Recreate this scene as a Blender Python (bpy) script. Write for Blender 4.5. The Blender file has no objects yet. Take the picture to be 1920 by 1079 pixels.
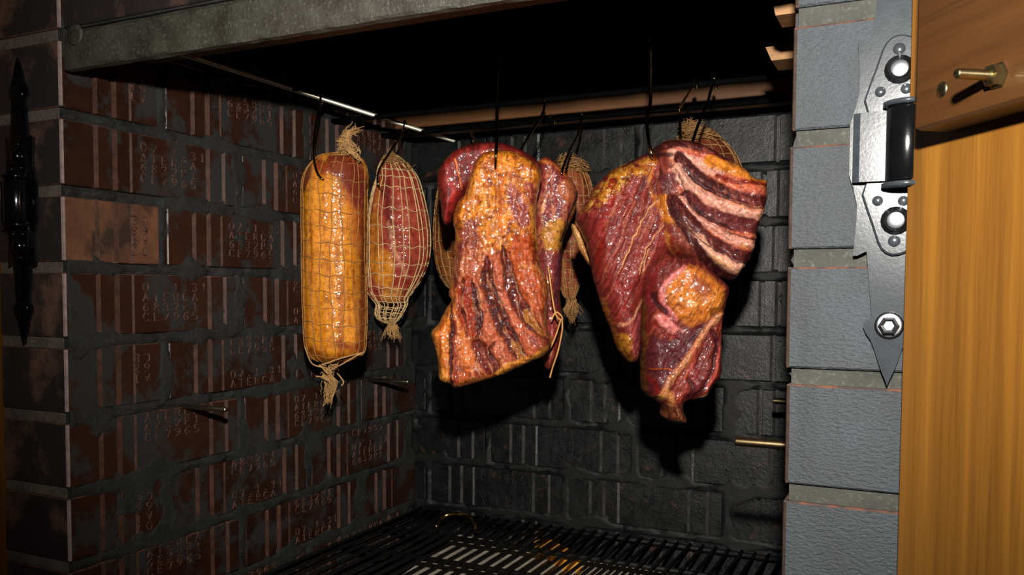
import bpy, math, random
import numpy as np
from mathutils import Vector, Matrix

# ------------------------------------------------------------------ camera, world, flash
SC = bpy.context.scene
COL = SC.collection
CAM = np.array([0.7811, -0.5815, -0.0224])
YAW, PITCH, ROLL = 0.4493, -0.0482, 0.0047
FPX, W, D, SY = 1605.491, 0.70, 0.66, 84.35          # focal (px), opening width, depth, principal point shift (px)
_right = np.array([math.cos(YAW), math.sin(YAW), 0.0])
FWD = np.array([-math.sin(YAW) * math.cos(PITCH), math.cos(YAW) * math.cos(PITCH), math.sin(PITCH)])
_up = np.cross(_right, FWD)
RT = _right * math.cos(ROLL) + _up * math.sin(ROLL)
UP = -_right * math.sin(ROLL) + _up * math.cos(ROLL)
FH = np.array([-math.sin(YAW), math.cos(YAW), 0.0])   # horizontal viewing direction
RH = _right

cd = bpy.data.cameras.new('camera')
cam = bpy.data.objects.new('camera', cd)
COL.objects.link(cam)
cd.sensor_width = 36.0
cd.lens = FPX / 1920.0 * 36.0
cd.shift_y = SY / 1920.0
cd.clip_start = 0.02
m3 = Matrix((RT, UP, -FWD)).transposed()
cam.matrix_world = Matrix.Translation(CAM) @ m3.to_4x4()
SC.camera = cam

wd = bpy.data.worlds.new('world')
SC.world = wd
wd.use_nodes = True
wd.node_tree.nodes['Background'].inputs[0].default_value = (0.75, 0.85, 1.0, 1)
wd.node_tree.nodes['Background'].inputs[1].default_value = 0.004

# the camera's flash gun, a hand above the lens
ld = bpy.data.lights.new('flash', 'SPOT')
ld.energy = 64.0
ld.color = (1.0, 0.955, 0.89)
ld.spot_size = math.radians(94)
ld.spot_blend = 0.9
ld.shadow_soft_size = 0.012
flash = bpy.data.objects.new('flash', ld)
COL.objects.link(flash)
FLASH = np.array([0.792, -0.595, 0.138])
flash.location = FLASH
_aim = Vector((0.46, 0.45, 0.11)) - Vector(FLASH)
flash.rotation_euler = _aim.to_track_quat('-Z', 'Y').to_euler()

vs = SC.view_settings
vs.view_transform = 'Standard'
vs.look = 'None'
vs.gamma = 1.0
vs.use_curve_mapping = False
vs.exposure = 0.0


# ------------------------------------------------------------------ projection helpers (pixel -> place)
def ray(x, y):
    return FWD + (x - 960.0) / FPX * RT - (y - 539.5 - SY) / FPX * UP


def onX(x, y, X):
    d = ray(x, y)
    return CAM + d * ((X - CAM[0]) / d[0])


def onY(x, y, Y):
    d = ray(x, y)
    return CAM + d * ((Y - CAM[1]) / d[1])


def onZ(x, y, Z):
    d = ray(x, y)
    return CAM + d * ((Z - CAM[2]) / d[2])


def onV(x, y, zc):
    """point on the vertical plane facing the viewer at distance zc"""
    d = ray(x, y)
    return CAM + d * (zc / (d @ FH))


# ------------------------------------------------------------------ noise
def vnoise(p, seed=0):
    p = np.asarray(p, dtype=np.float64)
    i = np.floor(p).astype(np.int64)
    f = p - i
    f = f * f * (3 - 2 * f)
    dim = p.shape[-1]
    out = 0
    pr = [374761393, 668265263, 2147483647]
    for c in range(2 ** dim):
        w = 1.0
        h = np.full(p.shape[:-1], seed * 1013904223 + 12345, dtype=np.int64)
        for a in range(dim):
            b = (c >> a) & 1
            w = w * (f[..., a] if b else 1 - f[..., a])
            h = h ^ ((i[..., a] + b) * pr[a])
            h = (h * 1274126177) & 0xffffffff
            h = h ^ (h >> 15)
        h = (h * 2246822519) & 0xffffffff
        h = h ^ (h >> 13)
        out = out + w * ((h & 0xffff) / 65535.0)
    return out * 2 - 1


def fbm(p, octv=4, seed=0, gain=0.5):
    p = np.asarray(p, dtype=np.float64)
    a, s, t = 1.0, 0, 0
    for o in range(octv):
        s = s + a * vnoise(p * (2.0 ** o) + o * 17.3, seed + o)
        t += a
        a *= gain
    return s / t


def sstep(a, b, x):
    t = np.clip((x - a) / (b - a), 0, 1)
    return t * t * (3 - 2 * t)


def flesh(c):
    return lin(c) ** 1.08 * 1.06


def lin(c):
    c = np.asarray(c, dtype=float) / 255.0
    return np.where(c <= 0.04045, c / 12.92, ((c + 0.055) / 1.055) ** 2.4)


# ------------------------------------------------------------------ object helpers
def tag(o, label=None, cat=None, group=None, kind=None):
    if label: o['label'] = label
    if cat: o['category'] = cat
    if group: o['group'] = group
    if kind: o['kind'] = kind
    return o


def link(name, me, mat=None, parent=None, loc=None):
    o = bpy.data.objects.new(name, me)
    COL.objects.link(o)
    if mat is not None and me is not None and len(me.materials) == 0:
        for m in (mat if isinstance(mat, (list, tuple)) else [mat]):
            me.materials.append(m)
    if parent is not None:
        o.parent = parent
    if loc is not None:
        o.location = Vector(loc)
    return o


def empty(name, loc):
    o = bpy.data.objects.new(name, None)
    o.empty_display_size = 0.02
    COL.objects.link(o)
    o.location = Vector(loc)
    return o


def mesh(name, V, F, smooth=False, mats=None):
    me = bpy.data.meshes.new(name)
    me.from_pydata([tuple(map(float, v)) for v in V], [], F)
    if smooth:
        me.polygons.foreach_set('use_smooth', [True] * len(me.polygons))
    if mats is not None:
        me.polygons.foreach_set('material_index', mats)
    me.update()
    return me


class MB:
    """collects shapes for one mesh"""
    def __init__(s):
        s.V, s.F, s.M, s.S = [], [], [], []

    def add(s, V, F, mi=0, smooth=False):
        b = len(s.V)
        s.V += [tuple(map(float, v)) for v in V]
        s.F += [tuple(b + i for i in f) for f in F]
        s.M += [mi] * len(F)
        s.S += [smooth] * len(F)
        return s

    def box(s, a, b, mi=0, bev=0.0):
        (x0, y0, z0), (x1, y1, z1) = a, b
        if bev <= 0:
            V = [(x0, y0, z0), (x1, y0, z0), (x1, y1, z0), (x0, y1, z0), (x0, y0, z1), (x1, y0, z1), (x1, y1, z1), (x0, y1, z1)]
            F = [(3, 2, 1, 0), (4, 5, 6, 7), (0, 1, 5, 4), (1, 2, 6, 5), (2, 3, 7, 6), (3, 0, 4, 7)]
            return s.add(V, F, mi)
        e = bev
        rings = []
        for z, i in ((z0, e), (z0 + e, 0), (z1 - e, 0), (z1, e)):
            xa, xb, ya, yb = x0 + i, x1 - i, y0 + i, y1 - i
            rings.append([(xa + e, ya, z), (xb - e, ya, z), (xb, ya + e, z), (xb, yb - e, z), (xb - e, yb, z), (xa + e, yb, z), (xa, yb - e, z), (xa, ya + e, z)])
        V = [v for r in rings for v in r]
        F = [tuple(range(7, -1, -1)), tuple(range(24, 32))]
        for k in range(3):
            for i in range(8):
                j = (i + 1) % 8
                F.append((k * 8 + i, k * 8 + j, k * 8 + 8 + j, k * 8 + 8 + i))
        return s.add(V, F, mi)

    def prism(s, pts, y0, y1, ch=0.0, mi=0):
        """outline pts (x,z) counter-clockwise seen from -y; front at y0 (towards viewer), back at y1; chamfer ch on the front"""
        n = len(pts)
        P = np.array(pts, float)
        if ch > 0:
            nx = np.roll(P, -1, 0) - P
            pv = P - np.roll(P, 1, 0)
            nx /= np.linalg.norm(nx, axis=1)[:, None] + 1e-9
            pv /= np.linalg.norm(pv, axis=1)[:, None] + 1e-9
            t = nx + pv
            t /= np.linalg.norm(t, axis=1)[:, None] + 1e-9
            nrm = np.stack([-t[:, 1], t[:, 0]], 1)
            Q = P + nrm * ch
            V = [(q[0], y0, q[1]) for q in Q] + [(p[0], y0 + ch, p[1]) for p in P] + [(p[0], y1, p[1]) for p in P]
            L = 3
        else:
            V = [(p[0], y0, p[1]) for p in P] + [(p[0], y1, p[1]) for p in P]
            L = 2
        F = [tuple(range(n)), tuple(range(L * n - 1, (L - 1) * n - 1, -1))]
        for k in range(L - 1):
            for i in range(n):
                j = (i + 1) % n
                F.append((k * n + j, k * n + i, k * n + n + i, k * n + n + j))
        return s.add(V, F, mi)

    def tube(s, pts, r, sides=6, mi=0, cap=True, smooth=True):
        P = np.asarray(pts, float)
        n = len(P)
        R = np.broadcast_to(np.asarray(r, float), (n,))
        T = np.gradient(P, axis=0)
        T /= np.linalg.norm(T, axis=1)[:, None] + 1e-12
        a = np.array([0, 0, 1.0]) if abs(T[0][2]) < 0.9 else np.array([1.0, 0, 0])
        u = np.cross(T[0], a)
        u /= np.linalg.norm(u)
        ang = np.arange(sides) * 2 * math.pi / sides
        V = []
        for i in range(n):
            u = u - T[i] * (u @ T[i])
            u /= np.linalg.norm(u) + 1e-12
            v = np.cross(T[i], u)
            V.append(P[i] + R[i] * (np.cos(ang)[:, None] * u + np.sin(ang)[:, None] * v))
        V = np.concatenate(V)
        F = []
        for i in range(n - 1):
            for k in range(sides):
                j = (k + 1) % sides
                F.append((i * sides + k, i * sides + j, (i + 1) * sides + j, (i + 1) * sides + k))
        if cap:
            F.append(tuple(range(sides - 1, -1, -1)))
            F.append(tuple((n - 1) * sides + k for k in range(sides)))
        return s.add(V, F, mi, smooth)

    def lathe(s, o, axis, prof, sides=20, mi=0, smooth=True):
        """profile (along, radius) round axis through o"""
        o = np.asarray(o, float)
        ax = np.asarray(axis, float)
        ax /= np.linalg.norm(ax)
        a = np.array([0, 0, 1.0]) if abs(ax[2]) < 0.9 else np.array([1.0, 0, 0])
        u = np.cross(ax, a)
        u /= np.linalg.norm(u)
        v = np.cross(ax, u)
        V, F = [], []
        for (h, r) in prof:
            for k in range(sides):
                t = k * 2 * math.pi / sides
                V.append(o + ax * h + r * (math.cos(t) * u + math.sin(t) * v))
        n = len(prof)
        for i in range(n - 1):
            for k in range(sides):
                j = (k + 1) % sides
                F.append((i * sides + k, i * sides + j, (i + 1) * sides + j, (i + 1) * sides + k))
        F.append(tuple(range(sides - 1, -1, -1)))
        F.append(tuple((n - 1) * sides + k for k in range(sides)))
        return s.add(V, F, mi, smooth)

    def mesh(s, name):
        me = mesh(name, s.V, s.F, mats=s.M)
        me.polygons.foreach_set('use_smooth', s.S)
        return me

    def build(s, name, mat, parent=None, loc=None):
        return link(name, s.mesh(name), mat, parent, loc)


def crom(pts, n=8, closed=False):
    """Catmull-Rom through pts"""
    P = np.asarray(pts, float)
    N = len(P)
    out = []
    rng = range(N) if closed else range(N - 1)
    for i in rng:
        if closed:
            p0, p1, p2, p3 = P[(i - 1) % N], P[i], P[(i + 1) % N], P[(i + 2) % N]
        else:
            p0, p1, p2, p3 = P[max(i - 1, 0)], P[i], P[i + 1], P[min(i + 2, N - 1)]
        for k in range(n):
            t = k / n
            out.append(0.5 * (2 * p1 + (p2 - p0) * t + (2 * p0 - 5 * p1 + 4 * p2 - p3) * t * t + (3 * p1 - p0 - 3 * p2 + p3) * t ** 3))
    if not closed:
        out.append(P[-1])
    return np.array(out)


# ------------------------------------------------------------------ materials
class NT:
    def __init__(s, name):
        s.m = bpy.data.materials.new(name)
        s.m.use_nodes = True
        s.t = s.m.node_tree
        s.b = s.t.nodes['Principled BSDF']

    def n(s, typ, **kw):
        nd = s.t.nodes.new(typ)
        for k, v in kw.items():
            setattr(nd, k, v)
        return nd

    def set(s, sock, v):
        if hasattr(v, 'is_output') or isinstance(v, bpy.types.NodeSocket):
            s.t.links.new(v, sock)
        else:
            sock.default_value = v

    def bs(s, key, v):
        s.set(s.b.inputs[key], v)

    def pos(s, scale=(1, 1, 1), obj=False):
        c = s.n('ShaderNodeTexCoord').outputs['Object'] if obj else s.n('ShaderNodeNewGeometry').outputs['Position']
        mp = s.n('ShaderNodeMapping')
        s.t.links.new(c, mp.inputs[0])
        mp.inputs['Scale'].default_value = scale
        return mp.outputs[0]

    def noise(s, vec, scale, detail=4, rough=0.55, dist=0.0):
        nd = s.n('ShaderNodeTexNoise')
        s.t.links.new(vec, nd.inputs['Vector'])
        nd.inputs['Scale'].default_value = scale
        nd.inputs['Detail'].default_value = detail
        nd.inputs['Roughness'].default_value = rough
        nd.inputs['Distortion'].default_value = dist
        return nd.outputs[0]

    def ramp(s, fac, stops):
        r = s.n('ShaderNodeValToRGB')
        s.t.links.new(fac, r.inputs[0])
        e = r.color_ramp.elements
        while len(e) < len(stops):
            e.new(0.5)
        for q, (p, c) in zip(e, stops):
            q.position = p
            q.color = (c, c, c, 1) if not hasattr(c, '__len__') else (*c[:3], 1)
        return r.outputs[0]

    def mix(s, fac, a, b, blend='MIX'):
        m = s.n('ShaderNodeMix', data_type='RGBA', blend_type=blend)
        s.set(m.inputs[0], fac)
        for k, v in ((6, a), (7, b)):
            if isinstance(v, bpy.types.NodeSocket):
                s.t.links.new(v, m.inputs[k])
            else:
                m.inputs[k].default_value = (*v[:3], 1)
        return m.outputs[2]

    def math(s, op, a, b=0.0):
        m = s.n('ShaderNodeMath', operation=op)
        s.set(m.inputs[0], a)
        s.set(m.inputs[1], b)
        return m.outputs[0]

    def rand(s):
        return s.n('ShaderNodeObjectInfo').outputs['Random']

    def bump(s, h, dist, strength=1.0, normal=None):
        b = s.n('ShaderNodeBump')
        s.t.links.new(h, b.inputs['Height'])
        b.inputs['Distance'].default_value = dist
        b.inputs['Strength'].default_value = strength
        if normal is not None:
            s.t.links.new(normal, b.inputs['Normal'])
        return b.outputs[0]


def mat_brick_glaze():
    k = NT('brick_brown_glaze')
    p = k.pos()
    r = k.rand()
    base = k.ramp(r, [(0.0, (0.024, 0.0075, 0.004)), (0.45, (0.016, 0.005, 0.003)), (0.8, (0.030, 0.010, 0.0055)), (1.0, (0.020, 0.0065, 0.0035))])
    n1 = k.noise(p, 34, 5)
    base = k.mix(k.ramp(n1, [(0.35, 0.0), (0.75, 0.55)]), base, (0.050, 0.017, 0.009))
    soot = k.ramp(k.noise(p, 15, 7, 0.66), [(0.47, 0.0), (0.56, 0.95)])
    col = k.mix(soot, base, (0.0150, 0.0155, 0.0148))
    k.bs('Base Color', col)
    k.bs('Roughness', k.ramp(soot, [(0.1, 0.40), (0.9, 0.85)]))
    k.bs('Specular IOR Level', 0.5)
    k.bs('Normal', k.bump(k.noise(p, 420, 3), 0.0006, 0.5))
    return k.m


def mat_clay_bright():
    k = NT('brick_bare_clay')
    p = k.pos()
    n1 = k.noise(p, 40, 5)
    c = k.mix(k.ramp(n1, [(0.3, 0.0), (0.7, 1.0)]), (0.085, 0.036, 0.019), (0.175, 0.072, 0.036))
    c = k.mix(k.ramp(k.noise(p, 21, 6), [(0.5, 0.0), (0.64, 0.9)]), c, (0.022, 0.015, 0.012))
    k.bs('Base Color', c)
    k.bs('Roughness', 0.55)
    k.bs('Normal', k.bump(k.noise(p, 500, 3), 0.0008, 0.5))
    return k.m


def mat_red_arris():
    k = NT('brick_red_arris')
    p = k.pos()
    c = k.mix(k.ramp(k.noise(p, 90, 4), [(0.42, 0.0), (0.62, 1.0)]), (0.030, 0.020, 0.016), (0.110, 0.036, 0.016))
    k.bs('Base Color', c)
    k.bs('Roughness', 0.75)
    return k.m


def mat_front(name, dark, brown, lo, hi, bumpd, spec, rough):
    k = NT(name)
    p = k.pos()
    n1 = k.noise(p, 16, 5, 0.6)
    c = k.mix(k.ramp(n1, [(lo, 0.0), (hi, 1.0)]), dark, brown)
    c = k.mix(k.ramp(k.noise(k.pos((1, 1, 0.12)), 46, 4), [(0.52, 0.0), (0.72, 0.55)]), c, tuple(x * 0.45 for x in dark))
    k.bs('Base Color', c)
    k.bs('Roughness', rough)
    k.bs('Specular IOR Level', spec)
    f = k.noise(k.pos((1, 1, 2.2)), 260, 4, 0.6)
    k.bs('Normal', k.bump(f, bumpd, 0.8))
    return k.m


def mat_mortar(name, a, b, rough=0.85, spec=0.3, bd=0.002, freq=120):
    k = NT(name)
    p = k.pos()
    c = k.mix(k.ramp(k.noise(p, 30, 6, 0.65), [(0.3, 0.0), (0.72, 1.0)]), a, b)
    c = k.mix(k.ramp(k.noise(p, 330, 3), [(0.55, 0.0), (0.75, 0.5)]), c, tuple(min(1, x * 2.2) for x in b))
    k.bs('Base Color', c)
    k.bs('Roughness', rough)
    k.bs('Specular IOR Level', spec)
    k.bs('Normal', k.bump(k.noise(p, freq, 6, 0.7), bd, 0.9))
    return k.m


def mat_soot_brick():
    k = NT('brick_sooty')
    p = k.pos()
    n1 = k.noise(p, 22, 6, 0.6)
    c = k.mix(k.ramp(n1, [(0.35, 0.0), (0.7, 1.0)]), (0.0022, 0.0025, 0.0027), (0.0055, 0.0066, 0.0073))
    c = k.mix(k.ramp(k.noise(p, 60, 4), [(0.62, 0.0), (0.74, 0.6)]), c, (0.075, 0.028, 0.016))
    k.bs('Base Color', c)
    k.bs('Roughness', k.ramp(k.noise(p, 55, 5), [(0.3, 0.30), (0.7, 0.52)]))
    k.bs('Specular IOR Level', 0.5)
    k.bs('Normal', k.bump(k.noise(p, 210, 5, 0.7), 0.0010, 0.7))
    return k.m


def mat_simple(name, col, rough=0.5, metal=0.0, spec=0.5, bump=None, var=0.3, scale=40):
    k = NT(name)
    p = k.pos()
    c = k.mix(k.ramp(k.noise(p, scale, 5), [(0.3, 0.0), (0.75, 1.0)]), tuple(x * (1 - var) for x in col), tuple(min(1, x * (1 + var)) for x in col))
    k.bs('Base Color', c)
    k.bs('Roughness', rough)
    k.bs('Metallic', metal)
    k.bs('Specular IOR Level', spec)
    if bump:
        k.bs('Normal', k.bump(k.noise(p, bump[0], 4), bump[1], 0.7))
    return k.m


def mat_wood(name, a, b, axis_scale, rough=0.4, freq=60, coat=0.0, obj=False):
    k = NT(name)
    v = k.pos(axis_scale, obj)
    n1 = k.noise(v, freq, 5, 0.6, 0.6)
    n2 = k.noise(v, freq * 5, 3, 0.6)
    c = k.mix(k.ramp(n1, [(0.25, 0.0), (0.75, 1.0)]), a, b)
    c = k.mix(k.ramp(n2, [(0.5, 0.0), (0.8, 0.45)]), c, tuple(x * 0.45 for x in a))
    k.bs('Base Color', c)
    k.bs('Roughness', rough)
    k.bs('Coat Weight', coat)
    k.bs('Normal', k.bump(n2, 0.0004, 0.4))
    return k.m


def mat_meat(name, bump_d=0.0011, freq=300, coat=1.0, crough=0.075, base_b=0.0010):
    k = NT(name)
    at = k.n('ShaderNodeAttribute', attribute_name='Col')
    p = k.pos()
    n1 = k.noise(p, 150, 5, 0.6)
    n2 = k.noise(p, 420, 3, 0.6)
    n3 = k.noise(p, 45, 4, 0.6)
    c = k.mix(k.ramp(n1, [(0.33, 0.60), (0.54, 0.0)]), at.outputs['Color'], (0.42, 0.24, 0.20), 'MULTIPLY')
    c = k.mix(k.ramp(n3, [(0.5, 0.0), (0.75, 0.30)]), c, (1.6, 1.35, 1.15), 'MULTIPLY')
    n4 = k.noise(p, 700, 3, 0.7)
    c = k.mix(k.ramp(n4, [(0.38, 0.55), (0.52, 0.0)]), c, (0.40, 0.28, 0.24), 'MULTIPLY')
    k.bs('Base Color', c)
    wet = at.outputs['Alpha']
    k.bs('Roughness', 0.55)
    k.bs('Specular IOR Level', 0.22)
    k.bs('Normal', k.bump(k.math('ADD', n1, k.math('MULTIPLY', n2, 0.4)), base_b, 1.0))
    patch = k.ramp(n3, [(0.36, 0.5), (0.54, 1.0)])
    k.bs('Coat Weight', k.math('MULTIPLY', k.math('MULTIPLY', wet, coat), patch))
    k.bs('Coat Roughness', crough)
    g1 = k.noise(p, freq, 1.0, 0.4)
    g2 = k.noise(p, freq * 2.3, 0.0, 0.4)
    h = k.math('ADD', g1, k.math('MULTIPLY', g2, 0.30))
    k.set(k.b.inputs['Coat Normal'], k.bump(h, bump_d, 1.0))
    return k.m


M = dict(
    pin_brass=mat_simple('dull_yellowed_zinc', (0.20, 0.145, 0.075), 0.34, 1.0, 0.5, None, 0.25, 150),
    net_pale=mat_simple('net_cord_pale', (0.66, 0.43, 0.20), 0.65, 0, 0.3, (900, 0.0006), 0.3, 120),
    edge_brown=mat_simple('brick_edge_brown', (0.034, 0.020, 0.014), 0.7, 0, 0.3, None, 0.5, 90),
    net_amber=mat_simple('net_cord_amber', (0.34, 0.15, 0.035), 0.65, 0, 0.3, (900, 0.0006), 0.35, 120),
    pin=mat_simple('dull_steel', (0.40, 0.36, 0.28), 0.36, 1.0, 0.5, None, 0.2, 90),
    worn_lit=mat_simple('brick_worn_lit_ridge', (0.062, 0.025, 0.014), 0.55, 0, 0.3, (300, 0.0006), 0.5, 90),  # groove slopes: wear and the light they catch both put into the colour
    worn_lit_soot=mat_simple('brick_lit_sooty_ridge', (0.044, 0.041, 0.040), 0.45, 0, 0.6, (300, 0.0006), 0.5, 70),  # sooty groove slopes, lightened to carry the light they catch in their colour
    edge=mat_simple('brick_edge_highlight', (0.21, 0.15, 0.135), 0.6, 0, 0.4, (300, 0.0008), 0.35, 120),  # highlight on the rounded corner bevel, painted in as a lighter colour
    stamp=mat_simple('stamp_clay_glint', (0.092, 0.046, 0.033), 0.36, 0, 0.6, None, 0.8, 110),  # raised letters: worn clay, with their glints painted into the colour
    stamp_soot=mat_simple('stamp_sooty', (0.024, 0.022, 0.022), 0.40, 0, 0.8, None, 0.5, 120),
    glaze=mat_brick_glaze(), clay=mat_clay_bright(), arris=mat_red_arris(), soot=mat_soot_brick(),
    front_l=mat_front('brick_front_dark_brown', (0.020, 0.015, 0.015), (0.115, 0.060, 0.042), 0.52, 0.66, 0.0012, 0.4, 0.6),
    front_r=mat_front('brick_front_grey', (0.030, 0.036, 0.042), (0.024, 0.027, 0.030), 0.40, 0.68, 0.0022, 0.45, 0.62),
    mortar_in=mat_mortar('mortar_sooty', (0.009, 0.0092, 0.009), (0.027, 0.028, 0.0265), 0.85, 0.3, 0.0012),
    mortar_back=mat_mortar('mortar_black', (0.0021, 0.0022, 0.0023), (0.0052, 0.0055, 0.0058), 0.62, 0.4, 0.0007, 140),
    mortar_l=mat_mortar('mortar_grey_brown', (0.060, 0.048, 0.040), (0.125, 0.100, 0.082)),
    mortar_r=mat_mortar('mortar_grey_green', (0.027, 0.028, 0.024), (0.050, 0.050, 0.042)),
    steel_lintel=mat_mortar('lintel_sooty_steel', (0.017, 0.014, 0.009), (0.062, 0.060, 0.047), 0.5, 0.6, 0.0010, 260),
    hinge=mat_simple('hinge_black_steel', (0.026, 0.030, 0.034), 0.20, 0.0, 0.30, (500, 0.00006), 0.15, 120),
    hinge_dark=mat_simple('hinge_gloss_black', (0.0025, 0.0025, 0.003), 0.14, 0.0, 0.6, (220, 0.00012), 0.2, 80),
    zinc=mat_simple('zinc_plated', (0.55, 0.57, 0.60), 0.25, 1.0, 0.5, None, 0.12, 200),
    brass=mat_simple('yellowed_zinc', (0.30, 0.25, 0.13), 0.3, 1.0, 0.5, None, 0.2, 200),
    rod=mat_simple('bright_steel', (0.95, 0.90, 0.70), 0.36, 0.85, 0.5, None, 0.1, 60),
    rod_dark=mat_simple('sooty_steel', (0.0018, 0.0018, 0.0018), 0.9, 0.0, 0.03),
    hook=mat_simple('hook_wire', (0.60, 0.40, 0.12), 0.13, 1.0, 0.5, None, 0.4, 90),
    grate=mat_simple('grate_black_iron', (0.004, 0.0036, 0.0034), 0.6, 0.0, 0.3, (300, 0.001)),
    pale=mat_simple('pale_tile', (0.52, 0.45, 0.35), 0.8, 0, 0.2, (200, 0.001), 0.25, 30),
    orange=mat_simple('orange_wood', (0.85, 0.34, 0.04), 0.7, 0, 0.3, (200, 0.001), 0.3, 60),
    black=mat_simple('soot_black', (0.004, 0.004, 0.004), 0.9, 0, 0.1, (90, 0.002)),
    wood_bar=mat_wood('wood_bar_smoked', (0.115, 0.045, 0.014), (0.21, 0.088, 0.030), (0.05, 1, 1), 0.6, 60),
    wood_block=mat_wood('wood_block_pale', (0.24, 0.11, 0.035), (0.36, 0.18, 0.06), (0.1, 1, 1), 0.6, 60),
    door=mat_wood('door_varnished_wood', (0.095, 0.036, 0.0045), (0.235, 0.098, 0.012), (1, 1, 0.03), 0.42, 60, 0.15),
    door_batten=mat_wood('door_batten_wood', (0.030, 0.011, 0.002), (0.060, 0.022, 0.0045), (0.05, 0.05, 1), 0.45, 60, 0.1),
    net=mat_simple('net_cord', (0.46, 0.26, 0.095), 0.7, 0, 0.3, (900, 0.0006), 0.35, 120),
    net_dark=mat_simple('net_cord_smoked', (0.30, 0.15, 0.05), 0.75, 0, 0.3, (900, 0.0006), 0.4, 120),
    string=mat_simple('string_amber', (0.45, 0.20, 0.05), 0.5, 0, 0.4, None, 0.3, 120),
    meat=mat_meat('meat_wet'),
    meat_dry=mat_meat('meat_satin', 0.0013, 170, 0.9, 0.11, 0.0006),
)

# ------------------------------------------------------------------ masonry
PIT = 0.077          # course height
JNT = 0.0115         # joint thickness
BH = PIT - JNT
BL = 0.240

# stroke font for the raised stamp
GL = {
    'A': [[(0, 0), (2, 6), (4, 0)], [(0.8, 2.2), (3.2, 2.2)]], 'T': [[(0, 6), (4, 6)], [(2, 6), (2, 0)]],
    'E': [[(4, 6), (0.3, 6), (0.3, 0), (4, 0)], [(0.3, 3.1), (3, 3.1)]],
    'R': [[(0.3, 0), (0.3, 6), (3, 6), (3.8, 4.6), (3, 3.1), (0.3, 3.1)], [(1.8, 3.1), (4, 0)]],
    'C': [[(4, 5), (3, 6), (1, 6), (0, 4.6), (0, 1.4), (1, 0), (3, 0), (4, 1)]],
    'P': [[(0.3, 0), (0.3, 6), (3, 6), (3.8, 4.5), (3, 3), (0.3, 3)]],
    '0': [[(1, 0), (0, 1.5), (0, 4.5), (1, 6), (3, 6), (4, 4.5), (4, 1.5), (3, 0), (1, 0)]],
    '1': [[(1, 4.8), (2.2, 6), (2.2, 0)], [(1, 0), (3.4, 0)]],
    '2': [[(0, 4.6), (1, 6), (3, 6), (4, 4.6), (3.4, 3), (0, 0), (4, 0)]],
    '3': [[(0, 5.4), (1, 6), (3, 6), (3.8, 4.6), (2, 3.2), (3.8, 1.6), (3, 0), (1, 0), (0, 0.8)]],
    '5': [[(3.8, 6), (0.4, 6), (0.3, 3.4), (2.6, 3.6), (4, 2), (3, 0), (0.3, 0.3)]],
    '6': [[(3.6, 6), (1.2, 5), (0, 2.4), (1, 0), (3, 0), (4, 1.6), (3, 3.2), (0.6, 2.8)]],
    '7': [[(0, 6), (4, 6), (1.4, 0)]],
    '8': [[(2, 3.2), (0.5, 4.6), (1.2, 6), (2.8, 6), (3.5, 4.6), (2, 3.2), (0, 1.5), (1, 0), (3, 0), (4, 1.5), (2, 3.2)]],
    '9': [[(3.4, 3.2), (1, 2.8), (0, 4.4), (1, 6), (3, 6), (4, 3.6), (2.8, 1), (0.4, 0)]],
    '.': [[(1.6, 0), (2.4, 0.5)]], ' ': [],
}


def stamp_mesh(name, lines, smax=9.0):
    """lines: (z of the baseline, text); raised strokes on a face lying in x (along), z (up), outwards = -y"""
    b = MB()
    for z0, txt in lines:
        for i, ch in enumerate(txt):
            s0 = 0.0965 + i * 0.0142
            if s0 > smax:
                continue
            for st in GL[ch]:
                pts = [(s0 + x * 0.0017, z0 + z * 0.00145) for x, z in st]
                for (xa, za), (xb, zb) in zip(pts[:-1], pts[1:]):
                    dx, dz = xb - xa, zb - za
                    L = math.hypot(dx, dz) or 1e-6
                    w = 0.00075
                    ox, oz = -dz / L * w, dx / L * w
                    ex, ez = dx / L * w * 0.6, dz / L * w * 0.6
                    h = 0.0010
                    q = [(xa - ex + ox, za - ez + oz), (xa - ex - ox, za - ez - oz), (xb + ex - ox, zb + ez - oz), (xb + ex + ox, zb + ez + oz)]
                    t = [(xa + ox * .4, za + oz * .4), (xa - ox * .4, za - oz * .4), (xb - ox * .4, zb - oz * .4), (xb + ox * .4, zb + oz * .4)]
                    V = [(x, 0.0003, z) for x, z in q] + [(x, -h, z) for x, z in t]
                    F = [(4, 5, 6, 7), (0, 1, 5, 4), (1, 2, 6, 5), (2, 3, 7, 6), (3, 0, 4, 7)]
                    b.add(V, F)
    return b.mesh(name)


L1 = ['07.1.31', 'ATERCA', '6832P1', 'CE7965']
STAMPS = [
    stamp_mesh('stamp_middle', [(0.0145 - i * 0.0112, t) for i, t in enumerate(L1)]),
    stamp_mesh('stamp_low', [(0.0035 - i * 0.0112, t) for i, t in enumerate(L1[:3])] + [(0.0255, 'CE7965')]),
    stamp_mesh('stamp_split', [(0.0235, '6832P1'), (0.0125, 'CE7965'), (-0.0175, '07.1.31'), (-0.0290, 'ATERCA')]),
    stamp_mesh('stamp_high', [(0.0225 - i * 0.0112, t) for i, t in enumerate(L1[1:])]),
]
STAMP_HALF = [
    stamp_mesh('stamp_half', [(0.0145 - i * 0.0112, t) for i, t in enumerate(L1)], 0.112),
    stamp_mesh('stamp_half_low', [(0.001 - i * 0.0112, t) for i, t in enumerate(L1[1:])], 0.112),
]
for s_ in STAMPS + STAMP_HALF:
    s_.materials.append(M['stamp'])
STAMPS_B = []
for s_ in STAMPS:
    c_ = s_.copy()
    c_.materials.clear()
    c_.materials.append(M['stamp_soot'])
    STAMPS_B.append(c_)

GROOVES = [(0.0335, 0.0425, 0.0042), (0.0560, 0.0660, 0.0050), (0.0800, 0.0850, 0.0012), (0.1885, 0.1975, 0.0042), (0.2160, 0.2225, 0.0034)]


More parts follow.
